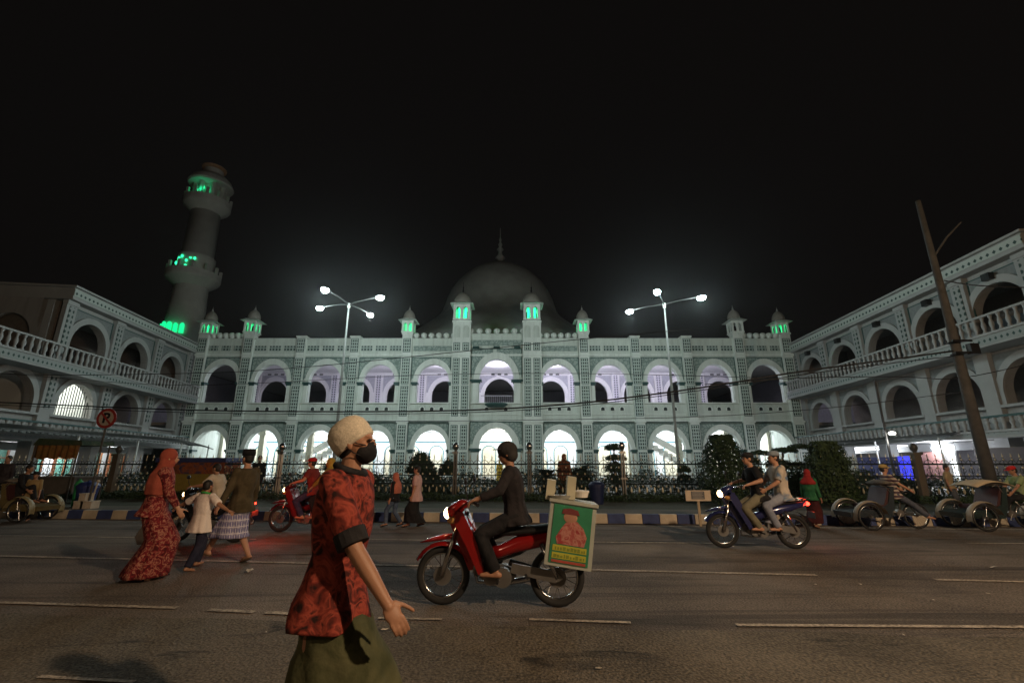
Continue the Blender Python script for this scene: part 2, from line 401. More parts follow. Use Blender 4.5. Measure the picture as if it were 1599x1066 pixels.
for i, (px, py) in enumerate(LITT):
    p = atZ(px, py, 0); s = [.09, .13, .035, .03, .07, .04, .05, .03, .04, .03, .03, .05, .02][i]
    bm = NB(); n = 7
    vs = [bm.verts.new((s*rnd.uniform(.5, 1)*math.cos(k*6.283/n), s*.5*rnd.uniform(.5, 1)*math.sin(k*6.283/n), rnd.uniform(0, s*.25))) for k in range(n)]
    c = bm.verts.new((0, 0, s*.2))
    for k in range(n): bm.faces.new((c, vs[k], vs[(k+1) % n]))
    o = obj('paper_scrap', bm, LEAFL); o.location = (p.x, p.y, .014); o.rotation_euler[2] = rnd.random()*3
    sd = bpy
    tag(o, LLAB[i] if i > 1 else ['pale scrap of paper lying at the far right of the road, largest there', 'crumpled pale wrapper on the asphalt just in front of the walkers in red and plaid'][i] if i < 2 else 'tiny pale litter speck lying on the dark road surface', 'litter', 'scraps of litter on the road')

# ------------------------------------------------------------ mosque
def arch_pts(cx, hw, spring, rise, n=20, pw=1.0):
    out = []
    for i in range(n+1):
        a = math.pi*(1-i/n); out.append((cx+hw*math.cos(a), spring+rise*abs(math.sin(a))**pw))
    return out
def arch_bay(bm, x0, x1, z0, z1, cx, hw, spring, rise, sill, y0, y1, mi=0, n=20):
    """a wall bay between x0,x1 with an arched opening right through it"""
    P = [(cx-hw, sill)]+arch_pts(cx, hw, spring, rise, n)+[(cx+hw, sill)]
    for y in (y0, y1):
        A = [bm.verts.new((x, y, z)) for x, z in P[1:-1]]; T = [bm.verts.new((x, y, z1)) for x, z in P[1:-1]]
        for i in range(n): bm.faces.new((A[i], A[i+1], T[i+1], T[i])).material_index = mi
        for (xa, xb) in ((x0, cx-hw), (cx+hw, x1)):
            if xb-xa > 1e-3: quad(bm, [(xa, y, z0), (xb, y, z0), (xb, y, z1), (xa, y, z1)], mi)
        if sill > z0+1e-3: quad(bm, [(cx-hw, y, z0), (cx+hw, y, z0), (cx+hw, y, sill), (cx-hw, y, sill)], mi)
    F = [bm.verts.new((x, y0, z)) for x, z in P]; B = [bm.verts.new((x, y1, z)) for x, z in P]
    for i in range(len(P)-1): bm.faces.new((F[i], F[i+1], B[i+1], B[i])).material_index = mi
    if sill > z0+1e-3: bm.faces.new((F[0], B[0], B[-1], F[-1])).material_index = mi
def ring(bm, cx, hw, spring, rise, ohw, orise, y0, y1, mi=0, n=24, leg=0):
    I = arch_pts(cx, hw, spring, rise, n); O = arch_pts(cx, ohw, spring, orise, n)
    if leg: I = [(cx-hw, spring-leg)]+I+[(cx+hw, spring-leg)]; O = [(cx-ohw, spring-leg)]+O+[(cx+ohw, spring-leg)]
    V = [[bm.verts.new((x, y, z)) for x, z in S] for S in (I, O) for y in (y0, y1)]
    Ia, Ib, Oa, Ob = V
    for i in range(len(I)-1):
        for q in ((Ia[i], Ia[i+1], Oa[i+1], Oa[i]), (Ib[i+1], Ib[i], Ob[i], Ob[i+1]), (Oa[i], Oa[i+1], Ob[i+1], Ob[i]), (Ia[i+1], Ia[i], Ib[i], Ib[i+1])):
            bm.faces.new(q).material_index = mi
    for i in (0, -1): bm.faces.new((Ia[i], Ib[i], Ob[i], Oa[i])).material_index = mi
def spandrel(bm, cx, ohw, spring, orise, x0, x1, z1, y0, y1, mi=0, n=20, z0=None):
    """plate filling the corner panels above an arch"""
    pts = arch_pts(cx, ohw+.03, spring, orise+.03, n)
    z0 = spring+.25 if z0 is None else z0
    for side in (0, 1):
        P = [p for p in pts if p[1] >= z0 and p[1] < z1-.02 and (p[0] <= cx if side == 0 else p[0] >= cx)]
        if len(P) < 2: continue
        xe = x0 if side == 0 else x1
        P = sorted(P, key=lambda p: abs(p[0]-xe))
        poly = [(xe, P[0][1])]+P+[(P[-1][0], z1), (xe, z1)]
        # drop degenerate
        prism(bm, poly if side == 0 else poly[::-1], y0, y1, mi)

YF = 42.0
PIL = [-29.35, -25.0, -20.0, -14.9, -9.95, -4.8, 1.9, 6.8, 11.65, 16.55, 21.5, 26.0]
mosque = thing('mosque', 'large white two storey mosque with arcades, green lit turrets and a big dome', 'mosque', (-1.45, YF, 0))
ZG, Z1, ZP = 0.0, 5.17, 12.85
bm = NB()
for i in range(11):
    a, b = PIL[i], PIL[i+1]; cx = (a+b)/2
    hw = 1.55 if i == 5 else 1.5
    if i == 5:
        arch_bay(bm, a, b, ZG, Z1, cx, hw, 2.75, 1.8, ZG, YF, YF+.45)
        arch_bay(bm, a, b, Z1, 12.6, cx, hw+.05, 9.0, 1.95, 6.75, YF, YF+.45)
    else:
        arch_bay(bm, a, b, ZG, Z1, cx, hw, 2.65, 1.7, ZG, YF, YF+.45)
        arch_bay(bm, a, b, Z1, 12.2, cx, hw, 8.75, 1.68, 6.85, YF, YF+.45)
obj('facade_wall', bm, WALL, mosque, world=True)
# repeated bay ornament, one object per bay
def bay_parts(cx, x0, x1, centre=False):
    hw = 1.5
    for lv in (0, 1):
        spring, rise = ((2.65, 1.7), (8.75, 1.68))[lv]; top = (4.92, 11.05)[lv]; ohw, orise = 1.86, (2.2, 2.22)[lv]
        if centre: hw = 1.55+.05*lv; spring, rise = ((2.75, 1.8), (9.0, 1.95))[lv]; top = (5.1, 11.9)[lv]; ohw, orise = 2.12, (2.3, 2.6)[lv]
        bm = NB(); ring(bm, cx, hw, spring, rise, ohw, orise, YF-.12, YF-.002); obj('arch_surround', bm, TRIM, mosque, world=True)
        bm = NB(); spandrel(bm, cx, ohw, spring, orise, x0, x1, top, YF-.035, YF-.003); obj('spandrel_panel', bm, TEALM, mosque, world=True)
        bm = NB()
        for s in (0, 1):
            xa, xb = ((x0, x0+.06), (x1-.06, x1))[s]; box(bm, xa, xb, YF-.07, YF-.036, spring+.2, top)
        box(bm, x0, x1, YF-.075, YF-.036, top, top+.07); obj('panel_moulding', bm, TEAL, mosque, world=True)
        for s in (-1, 1):
            bm = NB(); xa = cx+s*(hw+.22 if not centre else hw+.33); w = .30 if not centre else .55
            box(bm, xa-w, xa+w, YF-.2, YF+.5, spring-.20, spring-.02); box(bm, xa-w*.72, xa+w*.72, YF-.14, YF+.47, spring-.34, spring-.20)
            obj('capital', bm, TEAL, mosque, world=True)
            bm = NB(); z0 = ZG if lv == 0 else 6.85
            box(bm, xa-w*.5, xa+w*.5, YF-.10, YF-.003, z0, spring-.34); obj('impost_column', bm, TRIM, mosque, world=True)
    # upstairs sill, dark plates coloured like the shade inside small openings of the balcony front
    bm = NB(); box(bm, x0, x1, YF-.16, YF+.5, 6.74, 6.84); box(bm, x0+.1, x1-.1, YF-.06, YF-.004, 5.72, 5.80)
    box(bm, x0, x0+.05, YF-.06, YF-.004, 5.80, 6.74); box(bm, x1-.05, x1, YF-.06, YF-.004, 5.80, 6.74); obj('sill', bm, TRIM, mosque, world=True)
    for k in (-1, 0, 1):
        if centre and k == 0: continue
        bm = NB(); x = cx+k*.88
        box(bm, x-.22, x+.22, YF-.02, YF+.02, 6.12, 6.46); fr = obj('opening_plate', bm, mat('painted opening shade', (.02, .03, .03), .8), mosque, world=True)
        bm = NB(); ring(bm, x, .16, 6.3, .12, .27, .2, YF-.05, YF-.021, n=8, leg=.18); r_ = obj('opening_frame', bm, TRIM, None); r_.parent = fr
        r_.location = -Vector((mosque.location)); r_.location = (-mosque.location[0], -mosque.location[1], 0)
for i in range(11):
    a, b = PIL[i], PIL[i+1]; ea = .47; 
    wa = .95 if i == 5 or i == 6 else .5; wb = .95 if i == 4 or i == 5 else .5
    bay_parts((a+b)/2, a+(.95 if i in (5, 6) else .5), b-(.95 if i in (4, 5) else .5), i == 5)
# horizontal string courses
bm = NB()
box(bm, PIL[0], PIL[-1], YF-.10, YF-.003, 5.12, 5.24); box(bm, PIL[0], PIL[-1], YF-.13, YF-.003, 11.22, 11.42)
obj('string_course', bm, TRIM, mosque, world=True)
bm = NB(); box(bm, PIL[0], PIL[-1], YF-.105, YF-.003, 5.05, 5.118); obj('string_course', bm, TEAL, mosque, world=True)
# parapet bays
def parapet(i):
    a, b = PIL[i]+.42, PIL[i+1]-.42
    if i in (3, 6+1-0) and False: pass
    tall = i in (4, 5, 6); z1 = 13.3 if i == 5 else 12.85
    bm = NB(); box(bm, a, b, YF-.04, YF+.3, 12.2 if i != 5 else 12.6, z1); box(bm, a, b, YF-.12, YF+.36, z1, z1+.12)
    p = obj('parapet', bm, WALL, mosque, world=True)
    n = 3 if i != 5 else 1; w = (b-a)/n
    if i in (4, 6): n = 1; w = b-a
    for k in range(n):
        xa, xb = a+k*w+.18, a+(k+1)*w-.18; cx = (xa+xb)/2
        z = (11.72, 12.22) if i != 5 else (12.25, 12.8)
        bm = NB(); box(bm, xa-cx, xb-cx, -.02, .02, z[0]-z[0], z[1]-z[0])
        q = obj('parapet_panel', bm, LATP if i not in (4, 5, 6) else TEALM, mosque); q.location = (cx+1.45, -.045 if i != 5 else -.045, z[0])
    if i in (0, 4, 5, 6, 10):
        n = 6 if i != 5 else 7
        for k in range(n):
            x = a+(b-a)*(k+.5)/n; s = .9
            bm = NB(); lathe(bm, [(.0, 0), (.12, .02), (.12, .06), (.25, .16), (.30, .32), (.24, .50), (.10, .58), (0, .60)], (0, 0, 0), 14)
            q = obj('crest_ball', bm, TRIM, mosque, smooth=True); q.location = (x+1.45, .1, z1+.12)
for i in range(11): parapet(i)
bm = NB()
for x in (-3.4, -1.45, .5): box(bm, x-.3, x+.3, YF-.35, YF-.003, 11.98, 12.14)
obj('vent_hood', bm, TEAL, mosque, world=True)

def pilaster(x, kind):
    W_ = {'thin': .42, 'turret': .47, 'big': .86}[kind]; top = {'thin': 13.15, 'turret': 13.45, 'big': 14.65}[kind]
    bm = NB(); box(bm, -W_, W_, -.30, -.003, 0, 5.17); box(bm, -W_, W_, -.26, -.003, 5.17, 11.2); box(bm, -W_, W_, -.30, .42, 11.2, top)
    box(bm, -W_-.08, W_+.08, -.38, -.001, 5.0, 5.17); box(bm, -W_-.05, W_+.05, -.34, -.001, 11.2, 11.4); box(bm, -W_-.07, W_+.07, -.38, .48, top-.14, top)
    p = obj('pilaster', bm, TRIM, mosque); p.location = (x+1.45, 0, 0)
    cols = (0,) if kind != 'big' else (-.43, .43)
    zs = [(.1, 2.35), (2.65, 4.75), (5.62, 8.35), (8.55, 10.95), (11.6, 12.85)]
    for c in cols:
        w = .31 if kind != 'big' else .27
        for z0, z1 in zs:
            if kind == 'big' and z1 > 12: z0, z1 = 11.75, 12.45
            bm = NB(); f = -.335 if (z1 < 5 or z0 > 11) else -.295
            box(bm, -w, w, f, f+.04, 0, z1-z0); box(bm, -w-.045, w+.045, f+.012, f+.041, -.045, z1-z0+.045, 1); q = obj('lattice_panel', bm, [LAT, TEAL], p); q.location = (c, 0, z0)
        if kind == 'big':
            bm = NB(); box(bm, -.2, .2, -.31, -.28, 13.0, 13.9); ring(bm, 0, .2, 13.9, .22, .29, .3, -.34, -.31, n=8, leg=.9)
            prism(bm, arch_pts(0, .2, 13.9, .22, 8), -.31, -.28)
            q = obj('blind_arch', bm, WALL, p); q.location = (c, 0, 0)
    return p
KIND = {0: 'turret', 1: 'turret', 2: 'thin', 3: 'thin', 4: 'turret', 5: 'big', 6: 'big', 7: 'turret', 8: 'thin', 9: 'thin', 10: 'turret', 11: 'turret'}
for i, x in enumerate(PIL): pilaster(x, KIND[i])

def turret(x, z, s, lit=True, big=False, y=.05):
    h = 1.05 if not big else 1.45; w = .48 if not big else .72
    t = obj('turret', (lambda bm: (box(bm, -w-.1, w+.1, -w-.1, w+.1, 0, .12), bm)[1])(NB()), TRIM, mosque); t.location = (x+1.45, y, z)
    bm = NB()
    for sx in (-1, 1):
        for sy in (-1, 1): box(bm, sx*w-.07, sx*w+.07, sy*w-.07, sy*w+.07, .12, .12+h)
    # arcaded screen walls on four sides
    for side in range(4):
        b2 = NB(); hw = w*.36
        arch_bay(b2, -w, 0, .12, .12+h, -w*.5, hw*.78, .12+h*.55, h*.26, .12, -w-.03, -w+.03, n=8)
        arch_bay(b2, 0, w, .12, .12+h, w*.5, hw*.78, .12+h*.55, h*.26, .12, -w-.03, -w+.03, n=8)
        b2.transform(Matrix.Rotation(side*math.pi/2, 4, 'Z')); me = bpy.data.meshes.new('t'); b2.to_mesh(me); b2.free(); bm.from_mesh(me); bpy.data.meshes.remove(me)
    obj('lantern', bm, TRIM, t)
    bm = NB(); e = w+.38; z0 = .12+h
    v = box(bm, -w-.12, w+.12, -w-.12, w+.12, z0, z0+.05)
    r1 = [bm.verts.new((sx*e, sy*e, z0+.0)) for sx, sy in ((-1, -1), (1, -1), (1, 1), (-1, 1))]; r2 = [bm.verts.new((sx*w, sy*w, z0+.26)) for sx, sy in ((-1, -1), (1, -1), (1, 1), (-1, 1))]
    for k in range(4): bm.faces.new((r1[k], r1[(k+1) % 4], r2[(k+1) % 4], r2[k]))
    bm.faces.new(r1[::-1]); bm.faces.new(r2)
    obj('eave', bm, TRIM, t)
    bm = NB(); r = w*1.12
    prof = [(r*.98, 0), (r*1.06, .10), (r*1.05, .28), (r*.95, .50), (r*.74, .72), (r*.42, .90), (.08, 1.0), (0, 1.01)]
    if big: prof = [(a, b*1.2) for a, b in prof]
    lathe(bm, prof, (0, 0, z0+.24), 20); d = obj('turret_dome', bm, TDOME, t, smooth=True)
    zt = z0+.24+prof[-1][1]; bm = NB(); fz = .45 if not big else 1.1
    lathe(bm, [(.05, -.05), (.10, .06*fz*2), (.04, .35*fz), (.07, .45*fz), (.02, .55*fz), (.012, fz), (0, fz+.01)], (0, 0, zt), 10); obj('finial', bm, BLACK if big else DOME, d, smooth=True)
    if lit:
        bm = NB(); 
        for sx in (-1, 1): cyl(bm, (sx*w*.45, 0, .2), (sx*w*.45, 0, .1+h*.9), .06 if not big else .10, n=10)
        obj('green_tube_lamp', bm, GREEN_E if not big else GREEN_E2, t)
        light('turret_light', (0, 0, .12+h*.55), (.0, 1, .33), 12 if not big else 32, .15, parent=t)
for x, z, lit, big in ((PIL[0]+.2, 13.3, 1, 0), (PIL[1], 13.45, 1, 0), (PIL[4], 13.45, 1, 0), (PIL[5], 14.65, 1, 1), (PIL[6], 14.65, 1, 1), (PIL[7], 13.45, 1, 0), (PIL[10], 13.45, 0, 0), (PIL[11]-.2, 13.3, 1, 0)):
    turret(x, z, 1, bool(lit), bool(big))

# main dome behind the parapet
DC = (-1.75, 62.0)
bm = NB()
prof = [(14.2, 0), (13.3, 1.2), (12.1, 2.5), (11.1, 3.3), (10.1, 4.1), (9.2, 4.9), (8.6, 5.6), (8.15, 6.4), (7.9, 7.3), (7.55, 8.4), (7.0, 9.6), (6.3, 10.7), (5.4, 11.75), (4.3, 12.7), (3.0, 13.45), (1.6, 13.95), (.3, 14.15)]
lathe(bm, prof, (0, 0, 0), 64); dome = obj('dome', bm, DOME, mosque, smooth=True); dome.location = (DC[0]+1.45, DC[1]-YF, 15.5)
bm = NB(); lathe(bm, [(.55, 13.95), (.7, 14.4), (.35, 14.8), (.75, 15.3), (.35, 15.8), (.25, 16.3), (.5, 16.7), (.2, 17.1), (.32, 17.5), (.12, 17.9), (.2, 18.3), (.06, 18.7), (.04, 20.2), (0, 20.3)], (0, 0, 0), 16)
obj('finial', bm, DOME, dome, smooth=True)
bm = NB(); lathe(bm, [(14.6, 12.3), (14.6, 15.4), (14.2, 15.5), (0.1, 15.5)], (DC[0], DC[1], 0), 48); obj('dome_drum', bm, DOME, mosque, world=True)
# roof, floors, side walls
bm = NB(); box(bm, PIL[0]-7, PIL[-1]+7, YF+.46, 75, 11.75, 12.1); obj('roof', bm, mat('roof slab', (.3, .3, .28), .8), mosque, world=True)
bm = NB(); box(bm, PIL[0], PIL[-1], YF+.46, 56, 11.55, 11.745); obj('gallery_ceiling', bm, LILAC, mosque, world=True)
bm = NB(); box(bm, PIL[0]-7, PIL[-1]+7, YF+.46, 66, 4.85, 5.1); obj('upper_floor', bm, WALLW, mosque, world=True)
for xa in (PIL[0]-.3, PIL[-1]):
    bm = NB(); box(bm, xa, xa+.3, YF+.46, 75, 0, 4.84); obj('side_wall', bm, WALL, mosque, world=True)
for xa in (PIL[0]-7.3, PIL[-1]+7):
    bm = NB(); box(bm, xa, xa+.3, YF+.46, 75, 5.11, 11.7); obj('side_wall', bm, mat('darkened side wall', (.2, .19, .22), .8), mosque, world=True)  # colour darkened so the gallery ends look unlit
# inner arcade of the upstairs gallery
YI = 51.8
IP = [-29.3, -25.2, -20.35, -15.3, -10.3, -5.0, 2.1, 6.9, 11.9, 16.8, 21.7, 26.0]
bm = NB()
for i in range(11):
    a, b = IP[i], IP[i+1]; arch_bay(bm, a, b, 5.1, 11.55, (a+b)/2, 1.55 if i != 5 else 1.72, 8.9, 1.7 if i != 5 else 1.95, 6.2, YI, YI+.4)
obj('inner_arcade', bm, LILAC, mosque, world=True)
for i in range(12):
    bm = NB(); box(bm, -.42, .42, -.14, -.003, 5.1, 11.5); p = obj('inner_pilaster', bm, LILAC, mosque); p.location = (IP[i]+1.45, YI-YF, 0)
    for z0, z1 in ((5.3, 6.7), (7.0, 11.2)):
        bm = NB(); box(bm, -.27, .27, -.17, -.14, 0, z1-z0); q = obj('lattice_panel', bm, lattice('gallery block', .27, (.62, .6, .7), (.05, .06, .09), .30), p); q.location = (0, 0, z0)
for i in range(11):
    a, b = IP[i]+.5, IP[i+1]-.5; cx = (a+b)/2; hw = 1.55 if i != 5 else 1.72
    bm = NB(); spandrel(bm, cx, hw+.42, 8.9, 2.2, a, b, 11.2, YI-.03, YI-.003); obj('inner_spandrel', bm, mat('grey spandrel', (.42, .42, .5), .8), mosque, world=True)
    bm = NB(); box(bm, cx-hw, cx+hw, YI+.1, YI+.2, 7.0, 7.08)
    for k in range(12): box(bm, cx-hw+(k+.5)*2*hw/12-.02, cx-hw+(k+.5)*2*hw/12+.02, YI+.13, YI+.17, 6.2, 7.0)
    obj('railing', bm, mat('lilac rail', (.55, .52, .62), .6), mosque, world=True)
    bm = NB()
    for k in (-1, 0, 1): box(bm, cx+k*.75-.2, cx+k*.75+.2, YI-.03, YI-.002, 11.27, 11.42)
    obj('vent_slot', bm, DARKI, mosque, world=True)  # slots are dark plates, the shade inside put into their colour
bm = NB(); box(bm, PIL[0], PIL[-1], 65.5, 65.7, 5.1, 11.5); obj('hall_wall', bm, mat('hall wall', (.16, .16, .17), .8), mosque, world=True)
# ground floor hall: back wall with arched doors, columns, stairs
bm = NB(); box(bm, PIL[0], PIL[-1], 53.0, 53.3, 0, 4.85); obj('hall_wall', bm, WALLW, mosque, world=True)
bm = NB(); box(bm, PIL[0], PIL[-1], 52.90, 52.98, 3.72, 3.86); obj('hall_moulding', bm, mat('blue teal paint', (.03, .16, .2), .6), mosque, world=True)
for i in range(11):
    cx = (PIL[i]+PIL[i+1])/2
    for k in (-1, 1):
        bm = NB(); ring(bm, cx+k*1.15, .72, 2.7, .62, .8, .72, 52.86, 52.99, n=14, leg=2.65); fr = obj('door_surround', bm, mat('blue teal paint', (.03, .16, .2), .6), mosque, world=True)
        bm = NB(); prism(bm, [(cx+k*1.15-.7, .05)]+arch_pts(cx+k*1.15, .7, 2.7, .6, 12)+[(cx+k*1.15+.7, .05)], 52.9, 52.98)
        obj('door_glass', bm, mat('pale door glass', (.66, .62, .48), .25), mosque, world=True)
for i, x in enumerate(IP):
    bm = NB(); box(bm, x-.26, x+.26, 46.8, 47.3, .02, 4.2); box(bm, x-.38, x+.38, 46.7, 47.4, 4.2, 4.45); box(bm, x-.3, x+.3, 46.78, 47.32, 4.45, 4.85); box(bm, x-.36, x+.36, 46.7, 47.4, .02, .5)
    obj('hall_column', bm, mat('cream column', (.6, .58, .46), .6), mosque, world=True)
def stairs(x0, x1, y, sgn):
    bm = NB(); n = 18
    for k in range(n):
        xa = x0+(x1-x0)*k/n; xb = x0+(x1-x0)*(k+1)/n; z = .0+5.0*k/n
        box(bm, min(xa, xb), max(xa, xb), y, y+1.5, max(.02, z-.28), z+.2)
    st = obj('staircase', bm, WALLW, mosque, world=True)
    bm = NB(); dz = 1.0
    quadp = [(x0, .3), (x1, 5.3), (x1, 5.3+.75), (x0, .3+.75)]
    prism(bm, quadp, y-.1, y-.02); obj('stair_parapet', bm, WALLW, mosque, world=True)
stairs(-24.2, -15.2, 48.6, 1); stairs(20.6, 11.8, 48.6, -1)
# lamps in the halls
for x in (-27, -22.5, -17.4, -12.4, -7.4, -1.45, 4.35, 9.2, 14.1, 19, 23.7):
    bm = NB(); lathe(bm, [(.02, 0), (.28, .03), (.3, .1), (.02, .12)], (0, 0, 0), 16); f = obj('ceiling_lamp', bm, emis('hall lamp', (1, .98, .93), 9), mosque); f.location = (x+1.45, 49.6-YF, 4.71)
    c = (1, .96, .86) if abs(x+1.45) < 1 else (.90, .95, 1)
    light('hall_light', (0, 0, -.35), c, 780 if abs(x+1.45) > 1 else 620, .25, parent=f)
for x, pw in ((-26.6, 10), (-22.5, 35), (-17.4, 75), (-12.4, 115), (-7.4, 150), (-1.45, 190), (4.35, 240), (9.2, 170), (14.1, 165), (19, 150), (23.5, 26)):
    bm = NB(); lathe(bm, [(.02, 0), (.25, .03), (.27, .1), (.02, .12)], (0, 0, 0), 16); f = obj('gallery_lamp', bm, emis('gallery lamp', (.9, .9, 1), 4), mosque); f.location = (x+1.45, 47.2-YF, 11.42)
    light('gallery_light', (0, 0, -.5), (.92, .88, 1), pw*1.45, .25, parent=f)
# canopy balcony of the centre bay
bm = NB(); lathe(bm, [(.02, -.25), (.75, -.2), (1.05, 0), (1.05, .12), (.95, .16), (.02, .16)], (-1.45, YF-.2, 6.6), 28, sy=.7); obj('centre_balcony', bm, TEAL, mosque, world=True)
bm = NB(); box(bm, -2.9, 0, YF+.05, YF+.12, 7.45, 7.52)
for k in range(16): box(bm, -2.88+k*.19, -2.85+k*.19, YF+.06, YF+.1, 6.8, 7.45)
obj('railing', bm, mat('lilac rail', (.55, .52, .62), .6), mosque, world=True)

# ------------------------------------------------------------ minaret
MN = (-41.4, 55.0)
mina = thing('minaret', 'tall pale round minaret with two balconies and green lamps, behind the left turrets', 'minaret', (*MN, 0))
MST = mat('minaret render', (.60, .59, .56), .8, var=.1, scale=.8, bump=.15)
bm = NB(); lathe(bm, [(2.5, 0), (2.35, 14), (2.08, 18.5), (1.86, 23.4), (1.75, 23.5)], (0, 0, 0), 32); obj('lower_shaft', bm, MST, mina, smooth=True)
def mbalc(z, r, h, posts=12):
    bm = NB(); lathe(bm, [(r*.58, -1.1), (r*.75, -.7), (r*.96, -.15), (r, .1), (r, h*.5), (r*.93, h*.5), (r*.93, .12), (.5, .12)], (0, 0, z), 32); b = obj('balcony', bm, MST, mina)
    for k in range(posts):
        a = 2*math.pi*k/posts; bm = NB(); box(bm, -.14, .14, -.14, .14, h*.5, h*.5+.9); q = obj('balcony_post', bm, MST, b); q.location = (r*.94*math.cos(a), r*.94*math.sin(a), z)
mbalc(24.3, 3.05, 1.7)
bm = NB(); lathe(bm, [(2.1, 24.4), (2.1, 27.4), (2.05, 27.5), (1.85, 27.6), (1.72, 34.0)], (0, 0, 0), 32); obj('upper_shaft', bm, MST, mina, smooth=True)
mbalc(34.9, 2.75, 1.7)
bm = NB(); 
for k in range(8):
    a = 2*math.pi*k/8; p = Vector((1.7*math.cos(a), 1.7*math.sin(a), 0)); cyl(bm, p+Vector((0, 0, 35)), p+Vector((0, 0, 38)), .3, n=8)
lathe(bm, [(1.35, 35), (1.35, 38)], (0, 0, 0), 16); obj('lantern', bm, MST, mina)
bm = NB(); lathe(bm, [(1.7, 37.9), (2.6, 38.0), (2.72, 38.2), (2.4, 38.9), (1.8, 39.5), (1.2, 39.7), (1.15, 40.6)], (0, 0, 0), 28); cap = obj('cap', bm, MST, mina)
bm = NB(); lathe(bm, [(.8, 40.6), (1.45, 40.75), (1.5, 40.95), (1.1, 41.15), (.02, 41.2)], (0, 0, 0), 24); obj('cap_platform', bm, mat('rusty cap', (.5, .30, .18), .8), cap)
def glamp(p, r, s=None):
    bm = NB(); ell(bm, (0, 0, 0), (r, r, s or r), u=10, v=8); o = obj('green_lamp', bm, GREEN_E2, mina, smooth=True); o.location = p; return o
for a in (-140, -122, -104, -84, -66, -45): 
    p = (1.62*math.cos(R(a)), 1.62*math.sin(R(a)), 35.9+1.2*rnd.random()); glamp(p, .14, .32)
light('minaret_light', (0.2, -2.2, 36.6), (0, 1, .4), 9, .15, parent=mina); glamp((.1, -2.3, 35.7), .22)
for a, z, s in ((-60, 26.6, .2), (-125, 26.0, .25), (-112, 26.4, .4), (-100, 26.8, .22), (-83, 26.2, .2), (-83, 25.5, .18), (-72, 26.6, .12)): glamp((2.17*math.cos(R(a)), 2.17*math.sin(R(a)), z), .14, s)
light('minaret_light', (-.6, -2.6, 26.3), (0, 1, .4), 3, .15, parent=mina)
# green lit drum where the shaft meets the roofs
for a, s in ((-132, 1.0), (-112, 1.5), (-92, 1.3), (-74, .9), (-58, 1.1)):
    bm = NB(); prism(bm, [(-.22*s, 0)]+arch_pts(0, .22*s, .9, .35*s, 10)+[(.22*s, 0)], -.06, .06); o = obj('green_window', bm, emis('green window light', (.01, .85, .30), 1.2), mina)
    o.location = (2.36*math.cos(R(a)), 2.36*math.sin(R(a)), 16.7); o.rotation_euler[2] = R(a+90)
light('minaret_light', (.4, -3.3, 17.2), (0, 1, .4), 12, .2, parent=mina)
